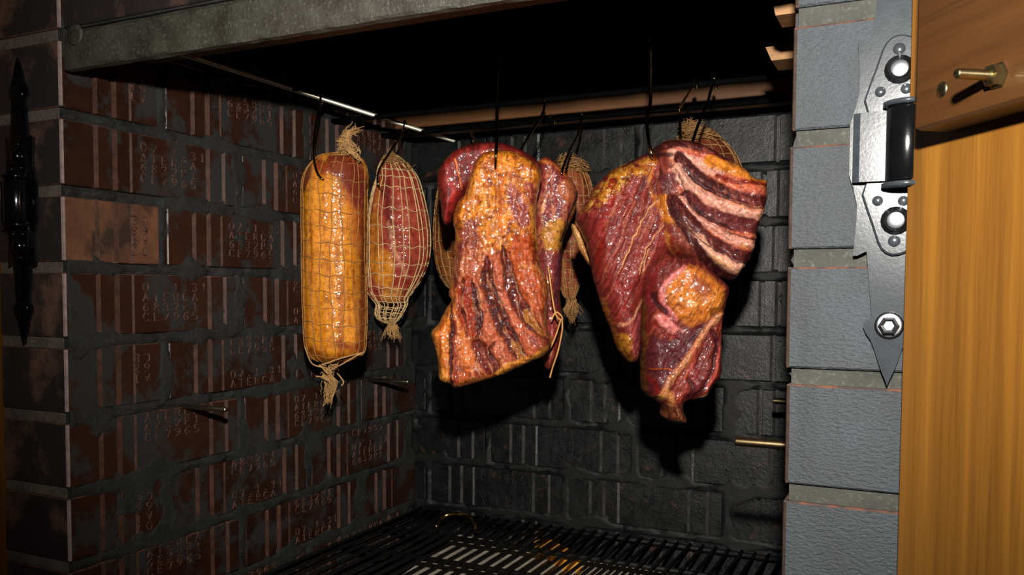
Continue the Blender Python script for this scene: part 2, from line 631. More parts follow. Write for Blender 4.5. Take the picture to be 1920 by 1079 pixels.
def brick_mesh(name, a, b, depth, mats, corner=False, plain=False, e=0.0012, rev=False):
    """brick piece of the range a..b of a full brick; local: along x from 0, face at y=0 looking to -y, centred in z.
    corner: the start end is a finished face (slot 1) with a rounded arris"""
    L = b - a
    pr = [(0.0, depth)]
    if corner:
        pr += [(0.0, 0.0026), (0.0008, 0.0008), (0.0026, 0.0)]
    else:
        pr += [(0.0, e), (e, 0.0)]
    if not plain:
        for g0, g1, d in GROOVES:
            g0, g1 = g0 - a, g1 - a
            if g0 < 0.006 or g1 > L - 0.004:
                continue
            pr += [(g0, 0.0), (g0 + (0.0034 if rev else 0.0012), d), (g1 - (0.0012 if rev else 0.0024), d), (g1, 0.0)]
    pr += [(L - e, 0.0), (L, e), (L, depth)]
    n = len(pr)
    V, F, MI = [], [], []
    zs = (-BH / 2, -BH / 2 + e, BH / 2 - e, BH / 2)
    for i, z in enumerate(zs):
        ins = e if i in (0, 3) else 0.0
        for (x, y) in pr:
            xx = x + ins if (corner and x < 1e-6) else x
            V.append((xx, max(y, ins) if y < depth else y, z))
    for k in range(3):
        for i in range(n):
            j = (i + 1) % n
            F.append((k * n + i, k * n + j, (k + 1) * n + j, (k + 1) * n + i))
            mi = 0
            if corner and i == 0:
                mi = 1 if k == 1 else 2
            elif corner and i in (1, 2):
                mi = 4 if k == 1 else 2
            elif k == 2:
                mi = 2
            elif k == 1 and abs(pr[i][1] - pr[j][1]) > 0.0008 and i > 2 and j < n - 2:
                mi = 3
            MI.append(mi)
    F.append(tuple(range(n - 1, -1, -1)))
    F.append(tuple(3 * n + i for i in range(n)))
    MI += [0, 2]
    me = mesh(name, V, F, mats=MI)
    mats = list(mats)
    mats += [M['worn_lit_soot'] if mats[0] is M['soot'] else M['worn_lit'], M['edge'] if mats[0] is not M['front_r'] else M['edge_brown']]
    for m in mats:
        me.materials.append(m)
    return me


def heights(j0, j1):
    return [(j, j * PIT + PIT / 2) for j in range(j0, j1)]


R_ = random.Random(11)


def mortar_sheet(name, u0, u1, z0, z1, nu, nz, joints, place, mat, base=0.19, amp=1.05, seed=3, thick=0.11):
    """lumpy mortar bed: a sheet lying behind the brick faces that swells over their edges; place(u, h, z) -> world"""
    u = np.linspace(u0, u1, nu)
    z = np.linspace(z0, z1, nz)
    U, Z = np.meshgrid(u, z)
    dist = np.full(U.shape, 9.0)
    zz = (Z / PIT) - np.round(Z / PIT)
    dist = np.minimum(dist, np.abs(zz) * PIT)
    row = np.floor(Z / PIT).astype(int)
    for j in np.unique(row):
        for x in joints(int(j)):
            dist = np.where(row == j, np.minimum(dist, np.abs(U - x)), dist)
    near = np.exp(-(dist / 0.0088) ** 2)
    pt = np.stack([U * 24, Z * 24], -1)
    big = fbm(pt, 4, seed)
    fine = fbm(pt * 5, 3, seed + 9)
    mk = sstep(0.44, 0.74, near * 0.80 + big * amp + 0.05 * fine + base)
    h = -0.0066 + mk * (0.0068 + 0.0009 * np.clip(big, -0.4, 1.0)) + 0.00035 * fine
    V = [place(a, b, c) for a, b, c in zip(U.ravel(), h.ravel(), Z.ravel())]
    n1 = len(V)
    V += [place(a, -thick, c) for a, c in ((u0, z0), (u1, z0), (u1, z1), (u0, z1))]
    F = []
    for i in range(nz - 1):
        for k in range(nu - 1):
            F.append((i * nu + k, i * nu + k + 1, (i + 1) * nu + k + 1, (i + 1) * nu + k))
    a, b, c, d = n1, n1 + 1, n1 + 2, n1 + 3
    F.append((d, c, b, a))
    F.append(tuple([a, b] + list(range(nu - 1, -1, -1))))
    F.append(tuple([b, c] + [i * nu + nu - 1 for i in range(nz - 1, -1, -1)]))
    F.append(tuple([c, d] + [(nz - 1) * nu + k for k in range(nu)]))
    F.append(tuple([d, a] + [i * nu for i in range(nz)]))
    me = mesh(name, V, F, smooth=False)
    me.polygons.foreach_set('use_smooth', [True] * ((nu - 1) * (nz - 1)) + [False] * 5)
    return tag(link(name, me, mat), kind='structure')


# ---- left inner wall (face X = 0, runs along Y) with its front corner bricks
ZB, ZT = -6 * PIT, 5 * PIT
FULL_C = brick_mesh('brick_corner_long', 0.0, BL, 0.112, [M['glaze'], M['front_l'], M['arris']], corner=True)
HALF_C = brick_mesh('brick_corner_short', 0.0, 0.120, 0.112, [M['glaze'], M['front_l'], M['arris']], corner=True)
HALF_CB = brick_mesh('brick_corner_bare', 0.0, 0.120, 0.112, [M['clay'], M['front_l'], M['arris']], corner=True)
FULL_I = brick_mesh('brick_stretcher', 0.0, BL, 0.10, [M['glaze'], M['glaze'], M['glaze']])
FULL_S = brick_mesh('brick_sooty_stretcher', 0.0, BL, 0.10, [M['soot'], M['soot'], M['soot']], rev=True)


def left_joints(j):
    if j % 2:
        return [0.246, 0.498]
    return [0.126, 0.378, 0.630]


wall_left = mortar_sheet('wall_left', 0.004, D, ZB, ZT, 210, 270, left_joints, lambda u, h, z: (h, u, z), M['mortar_in'], seed=3)
ROTL = math.pi / 2      # local x -> +Y, local -y -> +X


def put_brick(me, wall, loc, rotz, flip=False, stamp=None, name='brick', flip_len=BL):
    o = link(name, me, None, wall)
    o.location = Vector(loc)
    o.rotation_euler = (0, 0, rotz)
    if stamp is not None:
        s = link('stamp', stamp, None, o)
        if flip:
            s.rotation_euler = (0, math.pi, 0)
            s.location = (flip_len, 0, 0)
    return o


stp = {2: 0, 1: 1, 0: 0, -1: 0, -2: 2, -3: 0, -4: 2, -5: 0, 3: 0, 4: 0, -6: 1}
for j, zc in heights(-6, 5):
    if j % 2:
        put_brick(FULL_C, wall_left, (0, 0.0, zc), ROTL, stamp=STAMPS[0 if j > -2 else 3])
        put_brick(FULL_I, wall_left, (0, 0.252, zc), ROTL, stamp=STAMPS[(j + 7) % 4])
        me = brick_mesh('brick_end', 0.0, D - 0.504, 0.10, [M['glaze']] * 3)
        put_brick(me, wall_left, (0, 0.504, zc), ROTL)
    else:
        me = HALF_CB if j == 0 else HALF_C
        put_brick(me, wall_left, (0, 0.0, zc), ROTL, flip=True, stamp=STAMP_HALF[j // 2 % 2], flip_len=0.200)
        put_brick(FULL_I, wall_left, (0, 0.132, zc), ROTL, stamp=STAMPS[{2: 3, 0: 0, -2: 2, -4: 2}.get(j, 1)])
        put_brick(FULL_I, wall_left, (0, 0.384, zc), ROTL, stamp=STAMPS[(j + 9) % 4])


# ---- back wall (face Y = D looking to -Y)
def back_joints(j):
    s = 0.139 if j % 2 == 0 else 0.025
    return [s + k * 0.252 for k in range(-1, 4)]


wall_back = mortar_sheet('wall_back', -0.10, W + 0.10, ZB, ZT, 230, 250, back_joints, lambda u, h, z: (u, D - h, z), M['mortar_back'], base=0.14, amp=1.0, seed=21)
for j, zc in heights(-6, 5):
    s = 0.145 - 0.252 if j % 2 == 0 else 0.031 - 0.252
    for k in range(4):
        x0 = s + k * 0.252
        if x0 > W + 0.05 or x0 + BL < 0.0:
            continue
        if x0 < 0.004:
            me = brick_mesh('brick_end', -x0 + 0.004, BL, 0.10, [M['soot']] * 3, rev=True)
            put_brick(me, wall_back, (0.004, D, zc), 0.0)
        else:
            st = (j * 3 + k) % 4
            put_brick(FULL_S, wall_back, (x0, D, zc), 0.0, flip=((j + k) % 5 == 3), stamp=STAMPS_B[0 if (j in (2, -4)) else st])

# ---- right inner wall (face X = W looking to -X)
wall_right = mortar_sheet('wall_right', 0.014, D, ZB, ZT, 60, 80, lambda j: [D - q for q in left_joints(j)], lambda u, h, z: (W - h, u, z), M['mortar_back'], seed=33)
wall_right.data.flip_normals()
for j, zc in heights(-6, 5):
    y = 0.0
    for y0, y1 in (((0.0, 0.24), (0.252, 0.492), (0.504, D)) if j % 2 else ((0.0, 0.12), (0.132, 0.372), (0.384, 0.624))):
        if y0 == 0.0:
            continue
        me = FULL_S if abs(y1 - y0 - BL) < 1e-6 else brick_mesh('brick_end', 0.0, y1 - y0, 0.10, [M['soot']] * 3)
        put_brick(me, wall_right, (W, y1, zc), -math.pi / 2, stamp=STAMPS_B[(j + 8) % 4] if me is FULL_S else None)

# ---- front piers
b = MB().box((-0.50, 0.0032, ZB), (-0.0070, 0.109, ZT + 2 * PIT))
wall_fl = tag(b.build('wall_front_left', M['mortar_l']), kind='structure')
FRONT_L = brick_mesh('brick_front', 0.0, BL, 0.10, [M['front_l'], M['front_l'], M['arris']], plain=True)
for j, zc in heights(-6, 7):
    x1 = -0.1265 if (j % 2 or j >= 5) else -0.1265
    while x1 > -0.5:
        put_brick(FRONT_L, wall_fl, (x1 - BL, 0.0, zc), 0.0)
        x1 -= 0.252
b = MB().box((W + 0.0030, 0.0038, ZB), (W + 0.50, 0.109, ZT + 2 * PIT))
wall_fr = tag(b.build('wall_front_right', M['mortar_r']), kind='structure')
FRONT_R = brick_mesh('brick_front_right', 0.0, BL, 0.10, [M['front_r'], M['front_r'], M['arris']], plain=True, e=0.0016)
CORN_R = brick_mesh('brick_corner_right', 0.0, BL, 0.112, [M['front_r'], M['edge_brown'], M['arris']], plain=True, corner=True)
for j, zc in heights(-6, 7):
    x0 = W + R_.uniform(-0.0008, 0.0008)
    put_brick(CORN_R, wall_fr, (x0, 0.0, zc + R_.uniform(-.0006, .0006)), 0.0)
    put_brick(FRONT_R, wall_fr, (x0 + 0.252, 0.0, zc), 0.0)

# ---- course above the lintel
b = MB().box((0.006, 0.0045, 3 * PIT + 0.004), (W - 0.006, 0.10, ZT + 2 * PIT))
wall_top = tag(b.build('wall_front_above', M['mortar_in']), kind='structure')
for j, zc in heights(3, 7):
    x0 = 0.005 if j % 2 else -0.121
    while x0 < W - 0.01:
        a0, a1 = max(x0, 0.005), min(x0 + BL, W - 0.005)
        if a1 - a0 > 0.03:
            me = brick_mesh('brick_piece', 0.0, a1 - a0, 0.095, [M['front_l']] * 3, plain=True)
            put_brick(me, wall_top, (a0, 0.001, zc), 0.0)
        x0 += 0.252
for j, zc in heights(5, 7):
    put_brick(brick_mesh('brick_piece', 0.0, 0.112, 0.10, [M['front_l']] * 3, plain=True), wall_fl, (-0.1145, 0.0, zc), 0.0)

# ---- ceiling and hearth floor of the chamber
b = MB().box((-0.10, 0.10, ZT), (W + 0.10, D + 0.10, ZT + 0.04))
tag(b.build('ceiling', M['black']), kind='structure')
b = MB().box((-0.005, 0.004, ZB - 0.05), (W + 0.005, D + 0.01, ZB))
tag(b.build('floor', M['black']), kind='structure')

# ------------------------------------------------------------------ steel lintel over the opening
lt = empty('steel_lintel', (0.35, 0.0, 0.193))
tag(lt, 'soot-stained steel angle lintel bridging the opening above the hanging meat', 'lintel')
off = np.array([0.35, 0.0, 0.193])
b = MB()
nx = 140
prof = [(-0.002, 0.0008), (-0.0035, 0.003), (-0.0035, 0.034), (-0.0015, 0.0375), (0.004, 0.0385), (0.10, 0.0385), (0.10, 0.030), (0.0045, 0.030), (0.0045, 0.0)]
xs = np.linspace(0.012, W + 0.004, nx)
V, F = [], []
for i, x in enumerate(xs):
    for k, (y, z) in enumerate(prof):
        w = 0.0007 * float(vnoise(np.array([[x * 70 + k * 3.1, 2.0 * k]]), 5)[0])
        V.append((x - 0.35, y + w * 0.8, z + (w if k in (0, 8, 3, 2) else 0)))
n = len(prof)
for i in range(nx - 1):
    for k in range(n):
        F.append((i * n + (k + 1) % n, i * n + k, (i + 1) * n + k, (i + 1) * n + (k + 1) % n))
F.append(tuple(range(n)))
F.append(tuple((nx - 1) * n + k for k in range(n - 1, -1, -1)))
b.add(V, F)
b.build('angle', M['steel_lintel'], lt)
for px, py in ((142, 66),):
    q = onY(px, py, -0.003)
    MB().lathe(q - off, (0, -1, 0), [(-0.001, 0.0105), (0.0012, 0.0105), (0.0022, 0.0085), (0.0024, 0.0)], 18).build('bolt_head', M['steel_lintel'], lt)

# ------------------------------------------------------------------ hinges
def mirrored(left):
    """closed outline from the left-hand points (x<0), top to bottom"""
    return [(x, z) for x, z in left] + [(-x, z) for x, z in reversed(left) if abs(x) > 1e-6]


HC = np.array([0.761, 0.0, 0.067])


def hp(px, py):
    q = onY(px, py, -0.005) - HC
    return (float(q[0]), float(q[2]))


low = [hp(*p) for p in ((1596, 328), (1604, 352), (1611, 385), (1610, 414), (1602, 477), (1606, 476), (1627, 468), (1633, 525), (1638, 594), (1623, 608), (1622, 613), (1627, 624), (1636, 637), (1643, 654), (1649, 675), (1656, 695), (1663, 712))]
tip = (0.0, hp(1668, 721)[1])
plate = [(0.0, -tip[1])] + [(x, -z) for x, z in reversed(low)] + low + [tip]
plate_out = mirrored(plate)
leafl = [hp(*p) for p in ((1627, 334), (1616, 366), (1624, 392), (1634, 420), (1645, 455), (1652, 468), (1661, 476), (1672, 480))]
leaf_low = leafl + [hp(*p) for p in ((1686, 479), (1700, 474), (1714, 455), (1724, 420), (1730, 366), (1722, 334))]


def hinge(name, X, mat, mats2, label, hinge_z=HC[2], dark=False):
    h = empty(name, (X, 0.0, hinge_z))
    tag(h, label, 'hinge', 'spear-tipped strap hinges')
    MB().prism(list(reversed(plate_out)), -0.0048, -0.0008, 0.0013).build('strap_plate', mat, h)
    for sgn in (-1, 1):
        pts = [(x, z * (1 if sgn < 0 else -1)) for x, z in leaf_low]
        if sgn < 0:
            pts = list(reversed(pts))
        lf = MB().prism(list(pts)[::-1] if sgn < 0 else list(pts)[::-1], -0.0085, -0.0045, 0.0012).build('cover_leaf', mat, h)
        zz = 1 if sgn > 0 else -1
        for (px, py, r, hh) in ((1646, 378, 0.0032, 0.0016), (1677, 453, 0.0036, 0.0016), (1694, 378, 0.0032, 0.0016)):
            x, z = hp(px, py)
            MB().lathe((x, -0.0083, z if sgn < 0 else -z), (0, -1, 0), [(0, r), (hh * .6, r * .95), (hh, r * .5), (hh * 1.05, 0.0002)], 14).build('rivet', mat, lf)
        x, z = hp(1680, 415)
        z = z if sgn < 0 else -z
        MB().lathe((x, -0.0083, z), (0, -1, 0), [(0, 0.0088), (0.0012, 0.0086), (0.0014, 0.0062), (0.0042, 0.0060), (0.0048, 0.0048), (0.0049, 0.0002)], 6 if False else 16).build('bolt', mats2, lf)
        x, z = hp(1672, 611)
        z = z if sgn < 0 else -z
        bo = MB().lathe((x * 0.2, -0.0046, z), (0, -1, 0), [(0, 0.0086), (0.0012, 0.0085), (0.0016, 0.0066)], 20).build('washer', mats2, h)
        MB().lathe((x * 0.2, -0.0060, z), (0, -1, 0), [(0, 0.0062), (0.0036, 0.0060), (0.0042, 0.0046), (0.0034, 0.0030), (0.0034, 0.0002)], 6, smooth=False).build('bolt', mats2, h)
    # raised knuckle and its pin
    zt, zb = 0.0205, -0.0215
    V = [(-0.0225, -0.0100, zb), (-0.0225, -0.0100, zt), (-0.0185, -0.0125, zb), (-0.0185, -0.0125, zt), (-0.004, -0.0127, zb), (-0.004, -0.0127, zt), (-0.001, -0.0127, zb), (-0.001, -0.0127, zt)]
    kb = MB()
    kb.add(V + [(-0.001, -0.003, zb), (-0.001, -0.003, zt), (-0.0225, -0.003, zb), (-0.0225, -0.003, zt)],
           [(1, 0, 2, 3), (3, 2, 4, 5), (5, 4, 6, 7), (7, 6, 8, 9), (0, 1, 11, 10), (1, 3, 5, 7, 9, 11), (0, 10, 8, 6, 4, 2)])
    kb.build('knuckle_plate', mat, h)
    MB().lathe((0.008, -0.014, zb - 0.001), (0, 0, 1), [(0, 0.011), (0.001, 0.0118), (0.043, 0.0118), (0.044, 0.011)], 26).build('barrel', M['hinge_dark'], h)
    for z0 in (zt + 0.0014, zb - 0.0048):
        MB().lathe((0.008, -0.014, z0), (0, 0, 1), [(0, 0.012), (0.0006, 0.0138), (0.0026, 0.0138), (0.0032, 0.012)], 26).build('collar', mat, h)
    return h


hinge('strap_hinge', 0.761, M['hinge'], M['zinc'], 'grey steel spear-tipped strap hinge on the grey brick pier beside the open wooden door')
hinge('strap_hinge', -0.0585, M['hinge_dark'], M['hinge_dark'], 'glossy black spear-tipped strap hinge on the dark brick pier at the far left')

# ------------------------------------------------------------------ wooden doors
def door(name, origin, ang, label, side):
    """board door; local x runs from the hinge edge outwards, the inner face looks to -y*side"""
    d = empty(name, origin)
    d.rotation_euler = (0, 0, ang)
    d['kind'] = 'structure'
    d['label'] = label
    s = side
    wds = (0.0, 0.118, 0.236, 0.352)
    for i in range(3):
        y0, y1 = (0.0, 0.030) if s > 0 else (-0.030, 0.0)
        MB().box((wds[i] + (0.0004 if i else 0), y0, -0.36), (wds[i + 1] - 0.0004, y1, 0.42), bev=0.0012).build('plank', M['door'], d)
    for z0, z1 in ((BZ, BZ + 0.105), (-0.345, -0.255)):
        y0, y1 = (-0.022, -0.0002) if s > 0 else (0.0002, 0.022)
        bt = MB().box((BX0, y0, z0), (0.34, y1, z1), bev=0.0015).build('batten', M['door_batten'], d)
        if z0 > 0:
            for (bx, bz) in BOLTS:
                nb = MB()
                yy = y0 if s > 0 else y1
                dr = -1 if s > 0 else 1
                nb.lathe((bx, yy, bz), (0, dr, 0), [(0, 0.0066), (0.0010, 0.0066), (0.0012, 0.0054), (0.0050, 0.0052), (0.0054, 0.0036)], 6, smooth=False)
                nb.build('nut', M['brass'], bt)
                th = [(0.004, 0.0030)]
                q = 0.006
                while q < 0.0215:
                    th += [(q, 0.0026), (q + 0.0005, 0.0022)]
                    q += 0.0011
                th += [(0.0222, 0.0020)]
                MB().lathe((bx, yy, bz), (0, dr, 0), th, 14).build('bolt_thread', M['brass'], bt)
            yy = y0 if s > 0 else y1
            dr = -1 if s > 0 else 1
            MB().lathe((SCR[0], yy, SCR[1]), (0, dr, 0), [(-0.001, 0.0042), (0.0002, 0.0042), (0.0008, 0.0030), (0.0009, 0.0002)], 14).build('screw_head', M['brass'], bt)
    return d


dd = ray(684, 600)
dd[2] = 0
dd /= np.linalg.norm(dd)
DO = onY(1693, 600, -0.020)
DO[2] = 0.0
out = -dd
ang = math.atan2(out[1], out[0])
nl = np.array([out[1], -out[0], 0.0])     # towards the viewer's left = local -y


def on_plane(px, py, o, nrm):
    d = ray(px, py)
    return CAM + d * (((o - CAM) @ nrm) / (d @ nrm))


bo_ = DO + nl * 0.022


def loc_door(px, py):
    q = on_plane(px, py, bo_, nl) - DO
    return float(q @ out), float(q[2])


BX0 = loc_door(1717, 120)[0]
BZ = loc_door(1735, 240)[1]
BOLTS = [loc_door(1872, 142)]
SCR = loc_door(1766, 168)
door('door_1', DO, ang, 'open varnished board door with a dark batten at the right edge', 1)
DL = onY(-15, 900, -0.02)
DL[2] = 0
door('door_2', DL, math.pi + math.radians(25), 'left varnished board door, only a sliver of its edge in view', -1)

# ------------------------------------------------------------------ rods, bars and pins of the chamber
RODX, RODZ = 0.073, 0.225
th = []
q_ = 0.0
while q_ < D - 0.010:
    th += [(q_, 0.0030), (q_ + 0.0007, 0.0022)]
    q_ += 0.0014
o = MB().lathe((RODX, 0.012, RODZ), (0, 1, 0), th, 10, smooth=False).build('hanging_rod', M['rod'])
tag(o, 'bright threaded steel rod running from front to back above the two netted rolls', 'rod')
for y, txt in ((0.262, 'front'), (0.435, 'middle'), (0.560, 'rear')):
    z = 0.2255 if y < 0.3 else 0.2225
    o = MB().tube([(x, y, z) for x in np.linspace(-0.004, W + 0.004, 10)], 0.0034, 10).build('crosswise_rod', M['rod_dark'])
    tag(o, 'soot-black crosswise hanging rod in the dark under the roof, %s of three' % txt, 'rod', 'soot-black hanging rods')
b = MB().box((-0.003, 0.600, 0.2315), (W + 0.003, 0.640, 0.262), bev=0.001)
o = b.build('wooden_bar', M['wood_bar'])
tag(o, 'smoked wooden bar running along the top of the back wall', 'bar')
for k, (y0, y1, x0, z0, z1) in enumerate(((0.288, 0.330, 0.6345, 0.2030, 0.2165), (0.140, 0.175, 0.6610, 0.2000, 0.2240))):
    b = MB()
    ym = y0
    b.add([(x0 + 0.006, y0, z0), (W + 0.004, y0, z0), (W + 0.004, y1, z0), (x0 + 0.006, y1, z0), (x0, y0, z1), (W + 0.004, y0, z1), (W + 0.004, y1, z1), (x0, y1, z1)],
          [(3, 2, 1, 0), (4, 5, 6, 7), (0, 1, 5, 4), (1, 2, 6, 5), (2, 3, 7, 6), (3, 0, 4, 7)])
    o = b.build('wooden_block', M['wood_block'])
    tag(o, ('pale wooden block jutting in just behind the grey brick pier, lower of two', 'pale wooden block by the grey pier near the top edge, upper of two')[k], 'block', 'wooden blocks by the right wall')
for k, (px, py) in enumerate(((345, 762), (690, 712))):
    q = onX(px, py, 0.0)
    o = MB().lathe((-0.004, q[1], q[2]), (1, 0, 0), [(0, 0.0032), (0.0685 if k == 0 else 0.0775, 0.0032), (0.070 if k == 0 else 0.079, 0.0026)], 14).build('support_pin', M['pin'])
    tag(o, ('steel pin sticking out of the left brick wall near the front', 'steel pin sticking out of the left brick wall close to the back corner')[k], 'pin', 'pins for a shelf')
for k, (px, py, y) in enumerate(((1380, 828, 0.152), (1450, 752, 0.521))):
    q = onY(px, py, y)
    th = []
    s = 0.0
    Ln = W + 0.004 - q[0]
    while s < Ln:
        th += [(s, 0.0042), (s + 0.0009, 0.0036)]
        s += 0.0018
    o = MB().lathe((q[0], y, q[2]), (1, 0, 0), [(-0.0004, 0.003)] + th, 14).build('threaded_pin', M['pin_brass'])
    tag(o, ('threaded steel pin sticking out from behind the grey pier, lower and larger', 'small threaded pin peeping out behind the grey pier, further back')[k], 'pin', 'pins for a shelf')

# ------------------------------------------------------------------ grate, tiles and wood at the bottom
GZ = -0.392
gr = empty('fire_grate', (W / 2, D / 2, GZ))
tag(gr, 'blackened iron grate of thin bars at the bottom of the chamber', 'grate')
gb = MB().tube([(0, -0.315, 0), (0, 0.0, 0.0006), (0, 0.318, 0)], 0.0026, 8).mesh('grate_bar')
gb.materials.append(M['grate'])
k = 0
x = 0.018
while x < W - 0.01:
    o = link('bar', gb, None, gr)
    o.location = (x - W / 2, 0, 0)
    x += 0.0185
for y in (-0.315, -0.10, 0.10, 0.205, 0.318):
    MB().tube([(-0.34, y, -0.005), (0.34, y, -0.005)], 0.0042, 8).build('cross_bar', M['grate'], gr)
o = MB().tube(crom([(0.04, 0.17, 0.0), (0.045, 0.19, 0.014), (0.075, 0.20, 0.018), (0.10, 0.185, 0.008), (0.105, 0.18, 0.0)], 8) - np.array([0.29, -0.06, 0]), 0.0025, 8).build('handle', M['hook'], gr)
TZ = -0.428
P4 = [onZ(px, py, TZ) for px, py in ((735, 1092), (1230, 1150), (1262, 1078), (862, 1003))]
for k, (a0, a1) in enumerate(((0.0, 0.245), (0.255, 0.49), (0.50, 0.745), (0.755, 1.0))):
    b = MB()
    q = [P4[0] + (P4[1] - P4[0]) * a0, P4[0] + (P4[1] - P4[0]) * a1, P4[3] + (P4[2] - P4[3]) * a1, P4[3] + (P4[2] - P4[3]) * a0]
    c = sum(q) / 4
    c[2] = ZB
    b.add([p * np.array([1, 1, 0]) + np.array([0, 0, ZB + 0.001]) - c for p in q] + [p - c for p in q], [(3, 2, 1, 0), (4, 5, 6, 7), (0, 1, 5, 4), (1, 2, 6, 5), (2, 3, 7, 6), (3, 0, 4, 7)])
    o = b.build('pale_tile', M['pale'], None, c)
    tag(o, 'pale tile under the grate, %s from the left of four' % ('first', 'second', 'third', 'fourth')[k], 'tile', 'pale tiles under the grate')
CZ = TZ + 0.016
wp = [onZ(px, py, CZ) for px, py in ((1001, 1016), (1014, 1011), (1034, 1013), (1062, 1027), (1090, 1050), (1072, 1054), (1048, 1045), (1022, 1030))]
cb = np.mean(wp, axis=0)
cb[2] = TZ + 0.0004
n = len(wp)
b = MB()
b.add([p * np.array([1, 1, 0]) + np.array([0, 0, TZ + 0.0004]) - cb for p in wp] + [p - cb for p in wp], [tuple(range(n)), tuple(range(2 * n - 1, n - 1, -1))] + [((i + 1) % n, i, n + i, n + (i + 1) % n) for i in range(n)])
tag(b.build('wood_chunk', M['orange'], None, cb), 'orange sliver of wood lying on the pale tiles under the grate', 'wood')

# ------------------------------------------------------------------ smoked meat
def seg_dist(P, pts):
    """distance of the points P (n,2) to a polyline, and the position along it 0..1"""
    best = np.full(len(P), 1e9)
    al = np.zeros(len(P))
    pts = np.asarray(pts, float)
    n = len(pts) - 1
    for i in range(n):
        a, b = pts[i], pts[i + 1]
        d = b - a
        L2 = d @ d + 1e-12
        t = np.clip(((P - a) @ d) / L2, 0, 1)
        q = P - a - t[:, None] * d
        dd = q[:, 0] ** 2 + q[:, 1] ** 2
        m = dd < best
        best = np.where(m, dd, best)
        al = np.where(m, (i + t) / n, al)
    return np.sqrt(best), al


def inside(P, poly):
    x, y = P[:, 0], P[:, 1]
    r = np.zeros(len(P), bool)
    n = len(poly)
    for i in range(n):
        x0, y0 = poly[i]
        x1, y1 = poly[(i + 1) % n]
        c = ((y0 > y) != (y1 > y))
        xi = (x1 - x0) * (y - y0) / ((y1 - y0) if abs(y1 - y0) > 1e-12 else 1e-12) + x0
        r ^= c & (x < xi)
    return r


def T(region, scale):
    x0, y0 = region
    return lambda *pts: [(x0 + x / scale, y0 + y / scale) for x, y in pts]


class Paint:
    """flesh colour and relief on the points P (photo pixels used as a ruler)"""
    def __init__(s, P, base, gain, seed=1, warp=5.0, wet=0.5):
        s.P0 = P
        s.seed = seed
        s.gain = gain
        w = np.stack([fbm(P / 22.0, 3, seed), fbm(P / 22.0 + 50, 3, seed + 5)], -1) * warp
        w += np.stack([fbm(P / 7.0, 2, seed + 2), fbm(P / 7.0 + 50, 2, seed + 7)], -1) * warp * 0.35
        s.P = P + w
        s.c = np.tile(flesh(base) * gain, (len(P), 1))
        s.h = np.zeros(len(P))
        s.w = np.full(len(P), wet)

    def _put(s, m, col, height, wet):
        if col is not None:
            s.c = s.c * (1 - m[:, None]) + flesh(col) * s.gain * m[:, None]
        s.h += m * height
        if wet is not None:
            s.w = s.w * (1 - m) + wet * m

    def line(s, pts, width, col, op=1.0, h=0.0, soft=0.5, wet=None, taper=False):
        pts = crom(pts, 5)
        d, al = seg_dist(s.P, pts)
        wd = width / 2.0
        if taper:
            wd = wd * np.clip(1.25 * np.sin(np.pi * np.clip(al, 0.02, 0.98)) ** 0.6, 0.12, 1)
        m = 1 - sstep(1 - soft, 1.0 + 0.15 * soft, d / wd)
        s._put(m * op, col, 0, wet)
        if h:
            s.h += h * np.exp(-(d / (wd * 0.75)) ** 2)

    def poly(s, pts, col, op=1.0, h=0.0, soft=6.0, wet=None):
        pts = crom(pts, 4, True)
        ins = inside(s.P, pts)
        d, _ = seg_dist(s.P, np.vstack([pts, pts[:1]]))
        sd = np.where(ins, d, -d)
        m = sstep(-soft * 0.4, soft, sd)
        s._put(m * op, col, 0, wet)
        if h:
            s.h += h * sstep(-soft, soft * 3, sd)

    def streak(s, ang, across, along, col, op, h=0.0, lo=0.1, hi=0.5, mask=None, bend=0.0, wet=None, seed=None):
        a = math.radians(ang)
        u = s.P @ np.array([math.cos(a), math.sin(a)])
        v = s.P @ np.array([-math.sin(a), math.cos(a)])
        v = v + bend * (u - u.mean()) ** 2
        n = fbm(np.stack([u / along, v / across], -1), 3, (seed or s.seed) + 31)
        m = sstep(lo, hi, n) * op
        if mask is not None:
            ins = inside(s.P, crom(mask, 4, True))
            d, _ = seg_dist(s.P, crom(list(mask) + [mask[0]], 4))
            m = m * sstep(-2, 6, np.where(ins, d, -d))
        s._put(m, col, 0, wet)
        s.h += h * m

    def blot(s, size, col, op, lo=0.15, hi=0.4, h=0.0, seed=0, wet=None, mask=None):
        n = fbm(s.P0 / size, 4, s.seed + 60 + seed)
        m = sstep(lo, hi, n) * op
        if mask is not None:
            pm = crom(mask, 4, True)
            d, _ = seg_dist(s.P, np.vstack([pm, pm[:1]]))
            m = m * sstep(-3, 9, np.where(inside(s.P, pm), d, -d))
        s._put(m, col, h, wet)


def set_color(me, c, wet):
    at = me.color_attributes.new('Col', 'FLOAT_COLOR', 'POINT')
    a = np.ones((len(c), 4), np.float32)
    a[:, :3] = np.clip(c, 0.0, 1.0)
    a[:, 3] = np.clip(wet, 0, 1)
    at.data.foreach_set('color', a.ravel())


